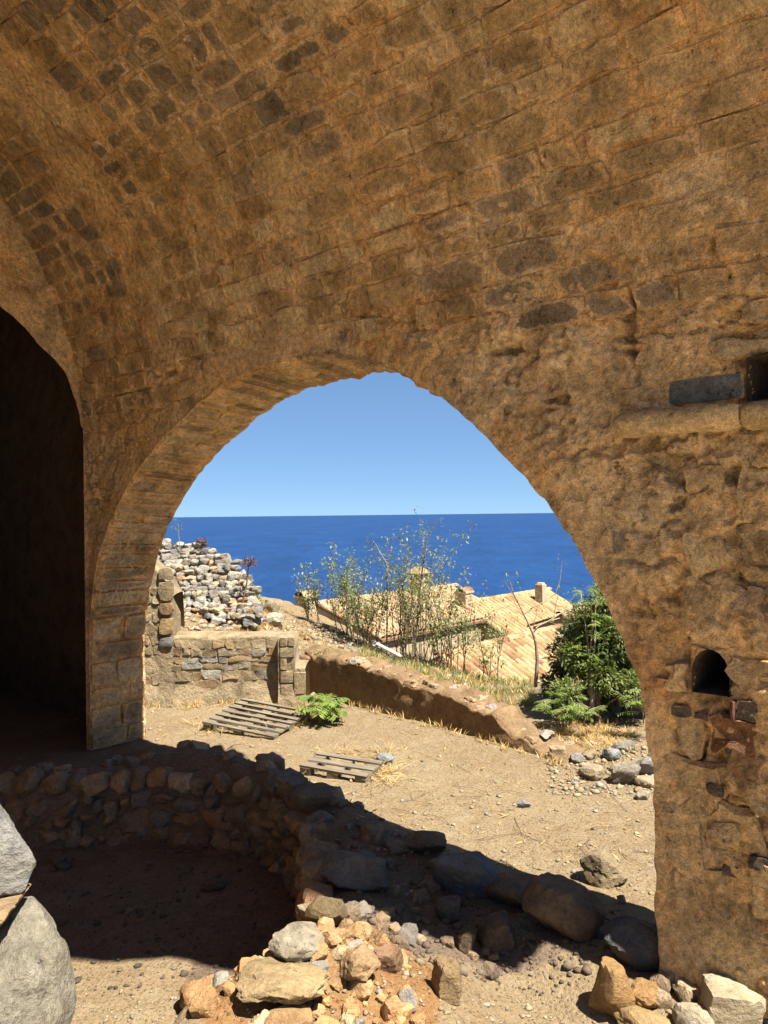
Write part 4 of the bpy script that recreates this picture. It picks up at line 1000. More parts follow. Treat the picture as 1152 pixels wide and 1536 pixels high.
def house(name, R1, rlen, down, up, pitch, label, cols, zfloor=-9.0, tiles=300, sp=.225, row=.36, over=.12):
    R1 = Vector(R1); e = empty(name, (R1.x, R1.y, zfloor)); tag(e, label, 'house')
    tp = math.tan(pitch); D3 = (GV - Vector((0, 0, tp))).normalized(); U3 = (-GV - Vector((0, 0, tp))).normalized()
    R2 = R1 + NV * rlen
    def pt(along, out, dz=0.0): return R1 + NV * along + GV * out - Vector((0, 0, abs(out) * tp)) + Vector((0, 0, dz))
    V = []
    for al in (over, rlen - over):
        V += [pt(al, 0, -.1), pt(al, down - over, -.1), Vector((*pt(al, down - over)[:2], zfloor)), Vector((*pt(al, -(up - over))[:2], zfloor)), pt(al, -(up - over), -.1)]
    keep(obj('wall', mesh(V, [(0, 1, 2, 3, 4), (9, 8, 7, 6, 5), (1, 6, 7, 2), (3, 8, 9, 4)], False), M['render']), e)
    V = [pt(0, down), pt(rlen, down), pt(rlen, 0), pt(0, 0), pt(0, -up), pt(rlen, -up)]
    V += [v - Vector((0, 0, .07)) for v in V]
    rf = keep(obj('roof', mesh(V, [(0, 1, 2, 3), (3, 2, 5, 4), (0, 3, 9, 6), (3, 4, 10, 9), (1, 7, 8, 2), (2, 8, 11, 5), (0, 6, 7, 1)], False), M['tile'], None, (.36, .22, .13)), e)
    nrm = NV.cross(D3) if NV.cross(D3).z > 0 else -NV.cross(D3)
    rot = Matrix((NV, D3, nrm)).transposed().to_4x4() if NV.cross(D3).dot(nrm) > 0 else Matrix((-NV, D3, nrm)).transposed().to_4x4()
    place_t = []
    sl = down / math.cos(pitch); k = 0
    q = sp / 2
    while q < rlen:
        v = 0.02
        while v < sl - .3:
            pos = R1 + NV * (q + rnd.uniform(-.008, .008)) + D3 * v + nrm * (.028 + rnd.uniform(-.006, .008))
            p = pos - Vector(CAM); place_t.append((p.length, pos, rnd.uniform(-.03, .03))); v += row
        q += sp
    # ridge tiles
    ridge = []
    v = 0
    while v < rlen: ridge.append(R1 + NV * v + Vector((0, 0, .02))); v += .38
    place_t.sort(key=lambda z: z[0])
    for (_, pos, ang) in place_t[:tiles]:
        o = bpy.data.objects.new('tile', TILE); C.objects.link(o); o.parent = rf; o.matrix_parent_inverse = Matrix.Translation(-Vector(e.location)) 
        o.matrix_parent_inverse = Matrix.Identity(4)
        o.matrix_basis = Matrix.Translation(pos) @ rot @ Matrix.Rotation(ang, 4, 'Z') @ Matrix.Rotation(-.05, 4, 'X'); o.color = (*pick(cols), 1)
    rest = place_t[tiles:]
    if rest:
        tv = np.array([v.co[:] for v in TILE.vertices]); tf = [list(p.vertices) for p in TILE.polygons]; tq = np.array(tf)
        VV = []; QQ = []; CC = []
        for i_, (_, pos, ang) in enumerate(rest):
            mt = np.array(Matrix.Translation(pos) @ rot @ Matrix.Rotation(ang, 4, 'Z') @ Matrix.Rotation(-.05, 4, 'X'))
            VV.append(tv @ mt[:3, :3].T + mt[:3, 3]); QQ.append(tq + i_ * len(tv)); CC.append(np.tile((*pick(cols), 1), (len(tv), 1)))
        o = obj('tiles', big_mesh(np.concatenate(VV), np.concatenate(QQ), True, 'm', np.concatenate(CC)), masonry('roof_tile_far', (.52, .36, .2, 1), True, .35, .006, attr=True, spots=.2))
        o.parent = rf; o['kind'] = 'stuff'
    rr = Matrix((GV, NV, Vector((0, 0, 1)))).transposed().to_4x4()
    for pos in ridge:
        o = bpy.data.objects.new('ridge_tile', TILE); C.objects.link(o); o.parent = rf
        o.matrix_basis = Matrix.Translation(pos) @ rr @ Matrix.Diagonal((1.2, 1, 1.1, 1)); o.color = (*pick(cols), 1)
    # the roof mesh was built in world coordinates: undo the Empty's offset for its children
    return e, rf
def fix_children(rf):
    pass
hB = house('tiled_house', P(690, 906, 25.0), 5.6, 5.2, 2.2, math.radians(27), 'house with broad yellow tiled roof facing the sea, behind the lower roof', TCOL)
hC = house('tiled_house', P(655, 985, 16.6), 5.0, 5.6, 1.6, math.radians(28), 'house with lower orange and yellow tiled roof, nearest the terrace', TCOL + [((.42, .20, .12), 2)])
hA = house('tiled_house', P(474, 906, 22.5), 6.6, 2.6, 3.0, math.radians(17), 'house with reddish tiled roof and lantern chimney behind the bare shrubs', TRED, tiles=220)
hD = house('tiled_house', P(838, 922, 21.0), 3.2, 2.4, 1.0, math.radians(20), 'house with grey gable partly hidden by the green tree', TRED, tiles=60)

def boxv(c, w, d, z0, z1, yaw=0.72, taper=1.0):
    V = []
    for z_, k in ((z0, 1.0), (z1, taper)):
        for sx, sy in ((-1, -1), (1, -1), (1, 1), (-1, 1)):
            x, y = sx * w / 2 * k, sy * d / 2 * k
            V.append((c[0] + x * math.cos(yaw) - y * math.sin(yaw), c[1] + x * math.sin(yaw) + y * math.cos(yaw), z_))
    return V
BF = [(0, 3, 2, 1), (4, 5, 6, 7), (0, 1, 5, 4), (1, 2, 6, 5), (2, 3, 7, 6), (3, 0, 4, 7)]
YAW = math.atan2(N2[1], N2[0])
def chimney(px, py0, py1, d, w, house_e, kind):
    h_, rf = house_e; c = P(px, py0, d); zt = c[2]; zb = P(px, py1, d)[2] - .5
    e = keep(obj('chimney', mesh(boxv(c, w, w, zb, zt - .02, YAW), BF, False), M['render']), h_)
    if kind == 'lantern':
        e.data.clear_geometry(); zc = zt - .30
        e.data.from_pydata(boxv(c, w, w, zb, zc - .12, YAW), [], BF); e.data.update()
        rim = obj('rim', mesh(boxv(c, w * 1.16, w * 1.16, zc - .12, zc - .06, YAW), BF, False), M['render']); rim.parent = e
        for sx in (-1, 0, 1):
            for sy in (-1, 0, 1):
                if sx == 0 and sy == 0: continue
                o_ = np.array([math.cos(YAW) * sx - math.sin(YAW) * sy, math.sin(YAW) * sx + math.cos(YAW) * sy]) * w * .42
                q = obj('pillar', mesh(boxv((c[0] + o_[0], c[1] + o_[1]), w * .16, w * .16, zc - .06, zc + .14, YAW), BF, False), M['render']); q.parent = e
        cap = obj('cap', mesh(boxv(c, w * 1.3, w * 1.3, zc + .14, zc + .34, YAW, .25), BF, False), M['tile'], None, (.55, .38, .22)); cap.parent = e
    elif kind == 'tile':
        rim = obj('rim', mesh(boxv(c, w * 1.14, w * 1.14, zt - .02, zt + .04, YAW), BF, False), M['render']); rim.parent = e
        o = bpy.data.objects.new('cap', TILE); C.objects.link(o); o.parent = e; o.color = (.45, .25, .15, 1)
        o.matrix_basis = Matrix.Translation(Vector((c[0] - NV.x * .25, c[1] - NV.y * .25, zt + .03))) @ Matrix((GV, NV, Vector((0, 0, 1)))).transposed().to_4x4() @ Matrix.Diagonal((2.0, 1.1, 1.8, 1))
    else:
        rim = obj('rim', mesh(boxv(c, w * .8, w * .8, zt - .02, zt + .05, YAW, .8), BF, False), M['render']); rim.parent = e
chimney(627, 852, 890, 25.5, .52, hA, 'lantern')
chimney(696, 888, 908, 25.2, .42, hA, 'tile')
chimney(811, 876, 892, 27.5, .30, hB, 'plain')
# isolated stone chimney of a house under the slope
st = empty('stone_chimney', tuple(P(458, 930, 15.0))); tag(st, 'stone chimney with arched tile cap poking above the rubble slope at left', 'chimney')
c = P(459, 896, 15.0)
keep(obj('shaft', mesh(boxv(c, .30, .30, c[2] - 2.2, c[2], YAW + .1), BF, False), M['render']), st)
keep(obj('rim', mesh(boxv(c, .36, .36, c[2], c[2] + .035, YAW + .1), BF, False), M['render']), st)
o = bpy.data.objects.new('cap', TILE); C.objects.link(o); keep(o, st); o.color = (.5, .38, .24, 1)
o.matrix_basis = Matrix.Translation(Vector((c[0] - NV.x * .18, c[1] - NV.y * .18, c[2] + .03))) @ Matrix((GV, NV, Vector((0, 0, 1)))).transposed().to_4x4() @ Matrix.Diagonal((1.6, .8, 1.5, 1))
# pale pipe on the slope
p0, p1 = P(566, 966, 9.6), P(600, 984, 8.9)
V = []; dirv = Vector(p1 - p0).normalized(); sd_ = dirv.cross(Vector((0, 0, 1))).normalized(); up_ = sd_.cross(dirv)
for q in (p0, p1):
    for t_ in np.linspace(0, 2 * math.pi, 11)[:-1]: V.append(Vector(q) + sd_ * math.cos(t_) * .02 + up_ * math.sin(t_) * .02)
tag(obj('pipe', mesh(V, [(j, (j + 1) % 10, 10 + (j + 1) % 10, 10 + j) for j in range(10)] + [tuple(range(10)), tuple(range(10, 20))]), M['white']), 'white plastic pipe half buried on the slope among the shrubs', 'pipe')

# ------------------------------------------------------------------ plants
class Tubes:
    def __init__(s): s.V = []; s.F = []; s.n = 0
    def path(s, pts, r0, r1, sides=5):
        pts = [Vector(p) for p in pts]; k = len(pts)
        for i_, p in enumerate(pts):
            d = (pts[min(i_ + 1, k - 1)] - pts[max(i_ - 1, 0)])
            d = d.normalized() if d.length > 1e-6 else Vector((0, 0, 1))
            x = d.orthogonal().normalized(); y = d.cross(x); r = r0 + (r1 - r0) * i_ / max(k - 1, 1)
            for j in range(sides):
                t_ = 2 * math.pi * j / sides; s.V.append(p + x * math.cos(t_) * r + y * math.sin(t_) * r)
        for i_ in range(k - 1):
            for j in range(sides):
                a = s.n + i_ * sides + j; b = s.n + i_ * sides + (j + 1) % sides; s.F.append((a, b, b + sides, a + sides))
        s.n += k * sides
    def build(s, name, mat, parent): return keep(obj(name, mesh(s.V, s.F), mat), parent)
class Leaves:
    def __init__(s): s.V = []; s.n = 0
    def leaf(s, p, d, L, W, droop=.15):
        d = d.normalized(); sdv = d.cross(Vector((rnd.uniform(-.4, .4), rnd.uniform(-.4, .4), 1)))
        if sdv.length < 1e-3: sdv = Vector((1, 0, 0))
        sdv.normalize(); dn = Vector((0, 0, -droop * L))
        s.V += [p, p + d * L * .45 + sdv * W / 2 + dn * .3, p + d * L + dn, p + d * L * .45 - sdv * W / 2 + dn * .3]; s.n += 1
    def build(s, name, mat, parent):
        V = np.array([v[:] for v in s.V]); Qd = np.arange(len(V)).reshape(-1, 4)
        return keep(obj(name, big_mesh(V, Qd, False), mat), parent)
    def pinnate(s, p, d, L, pairs, ll, lw, arch=.5):
        d = d.normalized(); pts = []; q = p.copy(); dd_ = d.copy()
        for i_ in range(pairs + 1):
            pts.append(q.copy()); q = q + dd_ * (L / pairs); dd_ = (dd_ + Vector((0, 0, -arch / pairs))).normalized()
            if i_ > 0:
                sdv = dd_.cross(Vector((0, 0, 1)))
                if sdv.length < 1e-3: sdv = Vector((1, 0, 0))
                sdv.normalize(); k = 1 - .5 * abs(i_ / pairs - .45)
                for sg in (-1, 1): s.leaf(pts[-1], sdv * sg + dd_ * .35 + Vector((0, 0, rnd.uniform(-.25, .1))), ll * k, lw * k, .25)
        return pts
def rv(s=1.0): return Vector((rnd.uniform(-s, s), rnd.uniform(-s, s), rnd.uniform(-s, s)))
def branch(tb, p, d, L, r, depth, tips, bend=.25, kids=(2, 4), up=.15):
    k = 5; pts = [p]; q = Vector(p); dd_ = Vector(d).normalized()
    for i_ in range(k):
        dd_ = (dd_ + rv(bend) * .5 + Vector((0, 0, up * .3))).normalized(); q = q + dd_ * (L / k); pts.append(q.copy())
    tb.path(pts, r, r * (.55 if depth else .3), 5 if r > .006 else 4)
    if depth == 0: tips.append((q, dd_, pts)); return
    for _ in range(rnd.randint(*kids)):
        f = rnd.uniform(.35, 1.0); bp = pts[min(int(f * k), k)]
        nd = (dd_ + rv(.8) + Vector((0, 0, up))).normalized(); branch(tb, bp, nd, L * rnd.uniform(.5, .75), r * .55, depth - 1, tips, bend, kids, up)
    tips.append((q, dd_, pts))
def gz(x, y): return Hs(x, y)
def shrub(base, height, stems, spread, leaves, lm, bm, label, name='shrub', cat='shrub', group=None, depth=1, ll=.05, r=.008, top_only=False, targets=None, kids=(3, 5)):
    e = empty(name, (base[0], base[1], gz(base[0], base[1]))); tag(e, label, cat, group)
    tb = Tubes(); lv = Leaves(); tips = []; b = Vector(e.location)
    for i_ in range(stems):
        d = Vector((rnd.uniform(-spread, spread), rnd.uniform(-spread, spread), 1))
        branch(tb, b + Vector((rnd.uniform(-.12, .12), rnd.uniform(-.08, .08), -.05)), d, height * rnd.uniform(.45, .95), r, depth, tips, .22, kids, .3)
    tb.build('stems', bm, e)
    for (q, dd_, pts) in tips:
        for _ in range(leaves * 3):
            pp = pts[rnd.randint(2, 5)]; lv.leaf(pp + rv(.06), dd_ * .4 + rv(1), ll * rnd.uniform(.6, 1.3), ll * .45)
    if lv.n: lv.build('foliage', lm, e)
    return e
BS = 'thin twiggy shrubs on the crest above the roofs'
for (px, d, hgt, st_, lvs, lab) in [(470, 10.6, .75, 5, 9, 'small sparse shrub beside the stone chimney'), (520, 10.4, 1.05, 7, 12, 'olive leaved shrub in front of the reddish roof, left of the tall stems'), (560, 10.2, 1.0, 7, 12, 'dense olive shrub centred below the lantern chimney roof'),
        (600, 10.1, 1.45, 8, 8, 'tall reddish stemmed shrub left of the lantern chimney'), (640, 9.9, 1.55, 8, 9, 'tallest twiggy shrub, rising past the lantern chimney to the horizon'), (545, 9.8, .95, 9, 4, 'pale twiggy shrub low in front of the dense olive one'), (622, 9.5, 1.15, 10, 4, 'grey twiggy shrub in front of the tall stems'), (665, 9.6, 1.2, 8, 5, 'twiggy shrub just right of the tallest one'), (690, 9.7, 1.05, 6, 8, 'leaning shrub in front of the shaded gable'), (735, 9.5, .8, 5, 6, 'sparse shrub in front of the lower tiled roof')]:
    b = P(px, 1000, d); shrub(b, hgt, st_, .28, lvs, M['leaf_olive'], M['bark'], lab, group=BS, r=.007)
# long bare shoots of the tallest shrub
e = empty('bare_shoot', tuple(P(640, 1000, 10.0))); tag(e, 'bare dark shoot reaching the horizon above the lantern chimney', 'branch')
tb = Tubes(); tb.path([P(622, 985, 9.9), P(628, 900, 9.9), P(634, 850, 9.9), P(640, 815, 9.9), P(652, 785, 9.9), P(655, 776, 9.9)], .014, .004)
tb.path([P(630, 890, 9.9), P(646, 868, 9.9), P(660, 850, 9.9)], .007, .003); tb.path([P(636, 838, 9.9), P(628, 826, 9.9)], .005, .002); tb.path([P(646, 800, 9.9), P(643, 790, 9.9)], .004, .002)
tb.build('stems', M['bark'], e)
lv = Leaves()
for (px, py) in [(648, 820), (655, 828), (660, 822), (645, 832), (652, 845), (662, 845), (658, 856)]:
    for _ in range(6): lv.leaf(Vector(P(px + rnd.uniform(-6, 6), py + rnd.uniform(-4, 4), 9.9)), rv(), .04, .016)
lv.build('foliage', M['leaf_olive'], e)
e = empty('bare_shoot', tuple(P(582, 990, 10.0))); tag(e, 'pale bare shoot with forked tip, left of the lantern chimney', 'branch')
tb = Tubes(); tb.path([P(580, 990, 10), P(581, 900, 10), P(580, 845, 10), P(572, 832, 10), P(563, 815, 10)], .013, .004); tb.path([P(580, 850, 10), P(576, 838, 10)], .005, .003)
tb.build('stems', M['barkpale'], e)

# bare sapling with a curving trunk
e = empty('bare_sapling', tuple(G(802, 1022, -.05))); tag(e, 'bare sapling with curving grey trunk before the tiled roofs', 'tree')
D_ = 8.6
tb = Tubes(); tips = []
tb.path([P(803, 1030, D_), P(806, 990, D_), P(804, 965, D_), P(799, 948, D_)], .022, .017, 6)
for pl, r in [([(799, 950), (790, 930), (780, 910), (770, 890), (764, 870)], .012), ([(800, 948), (808, 938), (822, 932), (838, 922), (850, 915), (862, 912)], .013), ([(788, 920), (800, 910), (818, 902), (834, 890), (840, 870), (843, 842)], .008), ([(830, 928), (834, 905), (838, 890)], .006),
                ([(800, 940), (805, 920), (806, 905)], .005), ([(775, 900), (766, 886), (757, 872)], .005), ([(845, 918), (852, 905), (862, 893)], .005), ([(780, 915), (772, 905), (768, 893)], .004), ([(822, 932), (836, 937), (846, 942)], .004), ([(812, 904), (818, 915), (826, 925)], .004)]:
    pts = [P(x, y, D_ + (x - 800) * .003) for x, y in pl]; tb.path(pts, r, r * .35)
    tips.append(pts)
tb.build('trunk', M['barkpale'], e)
lv = Leaves()
for pts in tips:
    for _ in range(9): lv.leaf(Vector(pts[-1]) + rv(.10), rv(), .045, .017)
lv.build('crown', M['leaf_olive'], e)

# green tree of heaven saplings and the dark bush behind
def dense_bush(name, label, centers, nleaf, lm, ll, base, cat='bush', group=None):
    e = empty(name, (base[0], base[1], gz(base[0], base[1]))); tag(e, label, cat, group)
    tb = Tubes(); b = Vector(e.location); lv = Leaves()
    for (c, r) in centers:
        c = Vector(c); mid = (b + c) / 2 + rv(.1); tb.path([b + rv(.06), mid, c], .02, .006)
        for _ in range(int(nleaf * (r ** 2) / sum(q[1] ** 2 for q in centers))):
            v = Vector((rnd.gauss(0, 1), rnd.gauss(0, 1), rnd.gauss(0, 1))).normalized(); rad = r * (rnd.random() ** .45)
            if vnoise(p3(np.array([v.x * 2.2 + c.x * 3]), np.array([v.y * 2.2 + c.y]), v.z * 2.2 + c.z), 8)[0] < -.25: rad *= .7
            p = c + Vector((v.x * rad, v.y * rad, v.z * rad * .9)); lv.leaf(p, v + rv(.8), ll * rnd.uniform(.6, 1.3), ll * .42)
    tb.build('branches', M['bark'], e); lv.build('foliage', lm, e); return e
DB = 7.6
cs = [(P(900, 985, DB + .3), .32), (P(955, 1000, DB + .2), .36), (P(850, 990, DB + .5), .24), (P(930, 930, DB + .5), .34), (P(985, 940, DB + .6), .36), (P(880, 940, DB + .7), .25), (P(1000, 1030, DB + .2), .35), (P(900, 1030, DB + .2), .25), (P(1030, 980, DB + .5), .4), (P(960, 880, DB + .8), .3), (P(835, 1030, DB + .4), .2), (P(925, 890, DB + .8), .22), (P(1000, 880, DB + .9), .3), (P(905, 965, DB), .3), (P(860, 965, DB + .4), .22)]
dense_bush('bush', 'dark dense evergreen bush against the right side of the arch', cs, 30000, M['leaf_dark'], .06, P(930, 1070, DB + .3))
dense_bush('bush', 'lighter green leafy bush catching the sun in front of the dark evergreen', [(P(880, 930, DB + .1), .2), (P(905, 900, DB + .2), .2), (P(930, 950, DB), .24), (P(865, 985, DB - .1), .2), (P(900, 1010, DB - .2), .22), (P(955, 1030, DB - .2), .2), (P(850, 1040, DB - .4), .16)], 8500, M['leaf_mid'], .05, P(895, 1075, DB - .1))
def ailanthus(name, label, base, targets, lm, L=.42, pairs=9, ll=.11, lw=.032, nfr=9, r=.016, cat='tree', group=None, low=True):
    e = empty(name, tuple(base)); tag(e, label, cat, group); tb = Tubes(); lv = Leaves(); b = Vector(base)
    for tg in targets:
        tg = Vector(tg); mid = b.lerp(tg, .5) + rv(.06) ; tb.path([b, b.lerp(mid, .6) + rv(.02), mid, mid.lerp(tg, .5) + rv(.03), tg], r, r * .35, 6)
        for i_ in range(nfr):
            f = rnd.uniform(.35 if low else .7, 1.0); p = (b.lerp(mid, f * 2) if f < .5 else mid.lerp(tg, f * 2 - 1)); an = i_ * 2.4 + rnd.uniform(-.4, .4)
            d = Vector((math.cos(an), math.sin(an), rnd.uniform(.15, .8))); pts = lv.pinnate(p, d, L * rnd.uniform(.65, 1.1), pairs, ll, lw, rnd.uniform(.5, 1.2)); tb.path(pts, .004, .0015, 4)
    tb.build('trunk', M['barkpale'], e); lv.build('crown', lm, e); return e
AI = 'pinnate leaved saplings by the right side of the arch'
ailanthus('green_sapling', 'tall bright green sapling with feathery leaves in front of the dark bush', P(888, 1068, 7.3), [P(886, 900, 7.5), P(896, 868, 7.6), P(870, 885, 7.6)], M['leaf_bright'], nfr=12, group=AI, L=.19, ll=.06, lw=.02)
ailanthus('green_sapling', 'feathery sapling higher up, touching the arch outline above the sea', P(930, 1060, 7.7), [P(905, 900, 7.8), P(915, 935, 7.8), P(925, 900, 7.9)], M['leaf_bright'], nfr=11, group=AI, L=.19, ll=.06, lw=.02)
ailanthus('green_sapling', 'low bright green sapling cluster left of the pale trunk, over the slope', P(846, 1085, 7.0), [P(835, 1035, 7.1), P(860, 1020, 7.2), P(815, 1050, 7.0), P(850, 1060, 6.9)], M['leaf_bright'], nfr=7, group=AI, L=.20, ll=.06, lw=.018, r=.008)
ailanthus('green_sapling', 'low sprig of yellow green leaves at the foot of the dark bush', P(875, 1085, 6.8), [P(868, 1055, 6.8), P(885, 1060, 6.8)], M['leaf_bright'], nfr=5, L=.20, ll=.06, lw=.018, r=.006, group=AI)
ailanthus('green_sapling', 'leafy fronds hanging at the right edge of the dark bush by the pier', P(965, 1085, 6.9), [P(955, 1040, 6.9), P(975, 1035, 6.9), P(940, 1050, 6.9)], M['leaf_bright'], nfr=6, L=.22, ll=.06, lw=.018, r=.006, group=AI)
ailanthus('small_sapling', 'clump of drooping green leaves beside the big pallet and low wall', G(478, 1084, 0), [P(470, 1040, 7.5), P(482, 1046, 7.45), P(490, 1056, 7.4)], M['leaf_bright'], nfr=7, L=.24, ll=.10, lw=.045, pairs=8, r=.006, cat='plant', low=True)
ailanthus('small_sapling', 'little fern like sapling alone on the rubble slope above the low wall', P(488, 990, 8.8), [P(487, 972, 8.8)], M['leaf_olive'], nfr=10, L=.20, ll=.06, lw=.018, r=.006, cat='plant', low=False)
ailanthus('small_sapling', 'green weed sprouting between the boards of the big pallet', G(374, 1072, .05), [P(372, 1056, 7.8)], M['leaf_olive'], nfr=8, L=.12, ll=.05, lw=.012, r=.003, cat='plant', low=False)
# thin low greenery along the crest
cv = empty('ground_weeds', tuple(P(600, 990, 9.2))); tag(cv, kind='stuff'); cv['label'] = 'green and yellow weeds covering the crest below the shrubs'
lvg = Leaves(); lvy = Leaves(); lvr = Leaves()
def tuft(lv, p, k, L, spread=.7):
    for _ in range(k): lv.leaf(Vector(p) + Vector((rnd.uniform(-.03, .03), rnd.uniform(-.03, .03), 0)), Vector((rnd.uniform(-spread, spread), rnd.uniform(-spread, spread), 1)), L * rnd.uniform(.5, 1.2), L * .06, .25)
for _ in range(620):
    px = rnd.uniform(540, 800); x, y = P(px, 1000, rnd.uniform(8.3, 10.2))[:2]; lv = rnd.choice([lvg, lvg, lvy])
    tuft(lv, (x, y, gz(x, y)), 8, rnd.uniform(.06, .17))
for _ in range(300):
    px = rnd.choice([rnd.gauss(385, 22), rnd.gauss(372, 14), rnd.gauss(440, 30), rnd.uniform(290, 420)]); x, y = P(px, 920, rnd.uniform(8.9, 10.4))[:2]
    tuft(lvr if rnd.random() < .6 else lvy, (x, y, gz(x, y)), 9, rnd.uniform(.05, .14))
for _ in range(220):
    px = rnd.gauss(640, 60); x, y = P(px, 1010, rnd.uniform(8.0, 9.0))[:2]; tuft(rnd.choice([lvr, lvy]), (x, y, gz(x, y)), 7, rnd.uniform(.04, .10))
for _ in range(330):
    px, py = rnd.gauss(880, 36), rnd.gauss(1100, 16); g = G(px, py, 0); tuft(rnd.choice([lvr, lvy, lvy]), (g[0], g[1], gz(g[0], g[1])), 7, rnd.uniform(.04, .13), 1.2)
o = lvg.build('weeds', M['leaf_olive'], cv); o['kind'] = 'stuff'; o = lvy.build('weeds', M['dry'], cv); o['kind'] = 'stuff'; o = lvr.build('weeds', M['dryred'], cv); o['kind'] = 'stuff'
# straw around the small pallet and twigs in the pit
sw = Leaves()
for _ in range(150):
    px, py = rnd.choice([(rnd.gauss(578, 14), rnd.gauss(1160, 10)), (rnd.gauss(540, 26), rnd.gauss(1132, 5)), (rnd.gauss(350, 30), rnd.gauss(1094, 6)), (rnd.gauss(450, 20), rnd.gauss(1080, 6))]); g = G(px, py, 0)
    for _ in range(6): sw.leaf(Vector((g[0], g[1], gz(g[0], g[1]) + .005)), Vector((rnd.uniform(-1, 1), rnd.uniform(-1, 1), rnd.uniform(.1, .9))), rnd.uniform(.06, .18), .006, .3)
for _ in range(420):                # chaff and dry leaves over the yard
    px, py = rnd.uniform(225, 985), 1075 + 230 * rnd.random() ** 1.1; g = G(px, py, 0)
    if inside(np.array([g[0]]), np.array([g[1]]), RIDGE)[0]: continue
    sw.leaf(Vector((g[0], g[1], gz(g[0], g[1]) + .006)), Vector((rnd.uniform(-1, 1), rnd.uniform(-1, 1), rnd.uniform(0, .15))), rnd.uniform(.02, .10), rnd.choice([.004, .006, .014]), .05)
for _ in range(110):                # dry weeds at the foot of the walls
    if rnd.random() < .55: k_ = rnd.randint(0, 149); x, y = bx_[k_] - nx_[k_] * rnd.uniform(.0, .12), by_[k_] - ny_[k_] * rnd.uniform(.0, .12)
    else: x, y = rnd.uniform(xl + .5, xr), WALLY - rnd.uniform(.05, .25)
    for _ in range(6): sw.leaf(Vector((x, y, gz(x, y))), Vector((rnd.uniform(-.7, .7), rnd.uniform(-.7, .7), 1)), rnd.uniform(.04, .15), .007, .3)
V = np.array([v[:] for v in sw.V]); o = obj('straw', big_mesh(V, np.arange(len(V)).reshape(-1, 4), False), M['dry']); tag(o, 'dry straw tufts around the pallets', kind='stuff')
tb = Tubes()
for _ in range(260):
    px, py = rnd.choice([(rnd.gauss(270, 60), rnd.gauss(1262, 14)), (rnd.uniform(120, 440), rnd.uniform(1250, 1400))]); g = G(px, py, -.36); an = rnd.uniform(0, 6.3); L = rnd.uniform(.05, .22); z_ = gz(g[0], g[1]) + .012
    tb.path([(g[0], g[1], z_), (g[0] + math.cos(an) * L / 2 + rnd.uniform(-.02, .02), g[1] + math.sin(an) * L / 2, z_ + rnd.uniform(0, .02)), (g[0] + math.cos(an) * L, g[1] + math.sin(an) * L, z_)], .003, .0015, 4)
for _ in range(60):
    px, py = rnd.uniform(520, 960), rnd.uniform(1130, 1300); g = G(px, py, 0); an = rnd.uniform(0, 6.3); L = rnd.uniform(.08, .3); z_ = gz(g[0], g[1]) + .008
    tb.path([(g[0], g[1], z_), (g[0] + math.cos(an) * L / 2 + rnd.uniform(-.04, .04), g[1] + math.sin(an) * L / 2, z_ + .01), (g[0] + math.cos(an) * L, g[1] + math.sin(an) * L, z_)], .0025, .001, 4)
o = obj('twigs', mesh(tb.V, tb.F), M['twig']); tag(o, 'thin dry twigs strewn on the pit floor and yard', kind='stuff')

# dry umbel plants on the stone pile
def umbel(label, bpx, bpy, tpx, tpy, d, size):
    e = empty('dry_umbel', tuple(P(bpx, bpy, d))); tag(e, label, 'plant', 'dry umbel plants on the stone pile'); tb = Tubes(); lv = Leaves()
    b, t_ = Vector(P(bpx, bpy, d)), Vector(P(tpx, tpy + size * .6, d)); m_ = b.lerp(t_, .55) + Vector((.01, 0, 0)); tb.path([b, m_, t_], .012, .007, 6)
    top = Vector(P(tpx, tpy, d)); R_ = size / F * d
    for _ in range(26):
        v = Vector((rnd.gauss(0, 1), rnd.gauss(0, 1), abs(rnd.gauss(0, .8)) - .25)).normalized(); q = t_ + (top - t_) * .6 + v * R_ * rnd.uniform(.6, 1.0); tb.path([t_, t_.lerp(q, .6) + rv(.01), q], .003, .0015, 4)
        for _ in range(16): lv.leaf(q + rv(.022), rv(), .022, .014)
    tb.build('stem', M['twig'], e); lv.build('seed_head', M['brownseed'], e)['kind'] = 'stuff'
umbel('dry brown umbel plant on top of the stone pile, upper left', 294, 832, 302, 813, 10.3, 10)
umbel('taller dry brown umbel plant at the right end of the stone pile', 364, 905, 373, 842, 9.4, 13)
e = empty('thin_plant', tuple(P(269, 822, 10.2))); tag(e, 'thin pale green plant at the arch outline above the stone pile', 'plant')
tb = Tubes(); tb.path([P(270, 824, 10.2), P(268, 800, 10.2), P(267, 784, 10.2)], .006, .003, 4); lv = Leaves()
for _ in range(44): lv.leaf(Vector(P(267 + rnd.uniform(-9, 9), 786 + rnd.uniform(-6, 8), 10.2)) + rv(.02), rv(), .03, .012)
for (x, y) in [(259, 786), (275, 783), (261, 793), (274, 792)]: tb.path([P(267, 797, 10.2), P(x, y, 10.2)], .003, .0015, 4)
tb.build('stem', M['barkpale'], e); lv.build('foliage', M['leaf_blue'], e)
dense_bush('bush', 'blue green bush behind the right shoulder of the stone pile', [(P(350, 866, 10.9), .13), (P(365, 872, 10.9), .13), (P(378, 888, 10.8), .12), (P(386, 900, 10.7), .09)], 1500, M['leaf_blue'], .04, P(372, 900, 10.9))

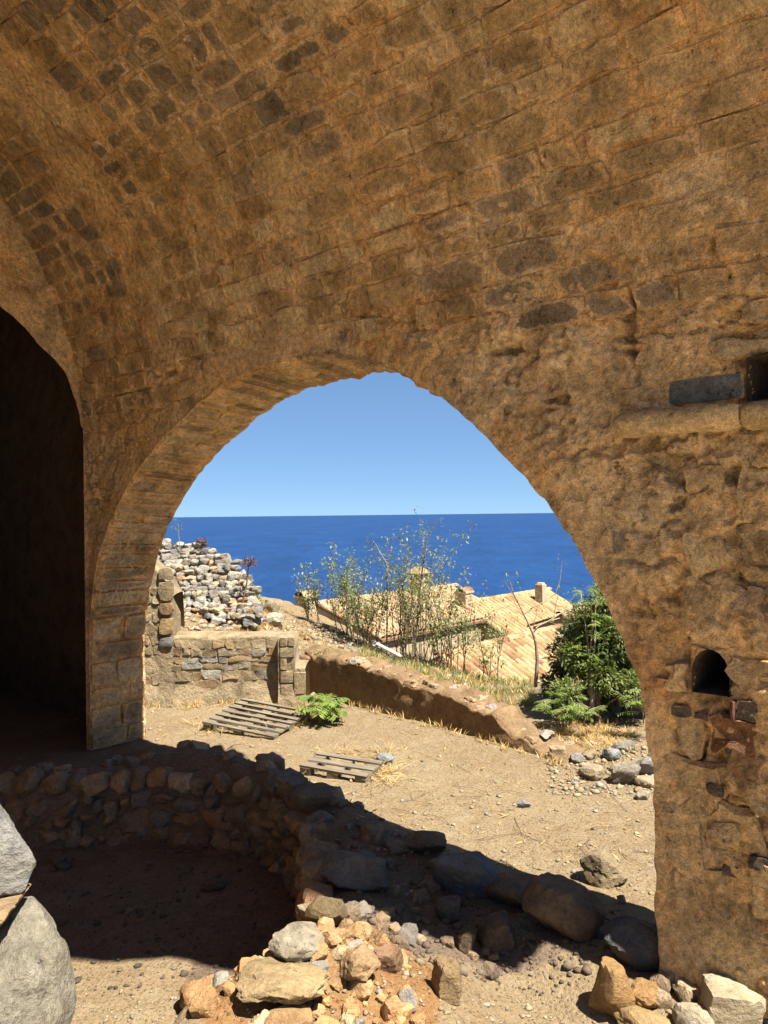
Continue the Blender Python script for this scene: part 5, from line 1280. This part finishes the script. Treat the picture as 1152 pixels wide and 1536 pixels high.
# ------------------------------------------------------------------ gravel and small stones (uncountable)
def gravel(name, label, spots, mat):
    V0, F0 = ICO[1]; VV, QQ, CC = [], [], []
    for i_, (x, y, s_, c) in enumerate(spots):
        q = V0 * (1 + .35 * nrs.uniform(-1, 1, (len(V0), 1))) * np.array([s_, s_ * nrs.uniform(.6, 1), s_ * nrs.uniform(.45, .8)]); an = nrs.uniform(0, 6.28)
        q = q @ np.array([[math.cos(an), -math.sin(an), 0], [math.sin(an), math.cos(an), 0], [0, 0, 1]]).T
        VV.append(q + np.array([x, y, 0])); QQ.append(F0 + i_ * len(V0)); CC.append(np.tile((*c, 1), (len(V0), 1)))
    sp_ = np.array([(q[0], q[1]) for q in spots]); hz = H(sp_[:, 0], sp_[:, 1])
    for i_, v in enumerate(VV): v[:, 2] += hz[i_] + spots[i_][2] * .25
    o = obj(name, big_mesh(np.concatenate(VV), np.concatenate(QQ), False, 'm', np.concatenate(CC)), mat); tag(o, label, kind='stuff'); return o
GC = [((.50, .40, .26), 5), ((.44, .34, .21), 4), ((.38, .36, .32), 2), ((.56, .47, .33), 3), ((.40, .26, .15), 1)]
sp = []
for _ in range(2300):
    px, py = rnd.uniform(215, 1000), 1050 + 300 * rnd.random() ** 1.2; g = G(px, py, 0)
    if inside(np.array([g[0]]), np.array([g[1]]), RIDGE)[0]: continue
    sp.append((g[0], g[1], min(.003 * math.exp(abs(rnd.gauss(0, .85))), .02), pick(GC)))
for _ in range(1500):
    px, py = rnd.uniform(100, 1160), rnd.uniform(1470, 1620); g = G(px, py, 0 if px > 330 else -.36); sp.append((g[0], g[1], min(.003 * math.exp(abs(rnd.gauss(0, .8))), .018), pick(GC)))
for _ in range(900):
    px, py = rnd.uniform(820, 1000), rnd.uniform(1110, 1190); g = G(px, py, 0); sp.append((g[0], g[1], min(.006 * math.exp(abs(rnd.gauss(0, .8))), .035), pick(GC)))
for _ in range(700):
    x, y = P(rnd.uniform(400, 700), 950, rnd.uniform(8.4, 10.5))[:2]; sp.append((x, y, min(.012 * math.exp(abs(rnd.gauss(0, .7))), .05), pick(GC)))
for _ in range(500):
    x, y = P(rnd.uniform(255, 430), 930, rnd.uniform(8.5, 9.6))[:2]; sp.append((x, y, min(.012 * math.exp(abs(rnd.gauss(0, .7))), .05), pick(GC)))
gravel('gravel', 'loose gravel and pebbles on the sandy yard', sp, M['rubblec'])
sp = []
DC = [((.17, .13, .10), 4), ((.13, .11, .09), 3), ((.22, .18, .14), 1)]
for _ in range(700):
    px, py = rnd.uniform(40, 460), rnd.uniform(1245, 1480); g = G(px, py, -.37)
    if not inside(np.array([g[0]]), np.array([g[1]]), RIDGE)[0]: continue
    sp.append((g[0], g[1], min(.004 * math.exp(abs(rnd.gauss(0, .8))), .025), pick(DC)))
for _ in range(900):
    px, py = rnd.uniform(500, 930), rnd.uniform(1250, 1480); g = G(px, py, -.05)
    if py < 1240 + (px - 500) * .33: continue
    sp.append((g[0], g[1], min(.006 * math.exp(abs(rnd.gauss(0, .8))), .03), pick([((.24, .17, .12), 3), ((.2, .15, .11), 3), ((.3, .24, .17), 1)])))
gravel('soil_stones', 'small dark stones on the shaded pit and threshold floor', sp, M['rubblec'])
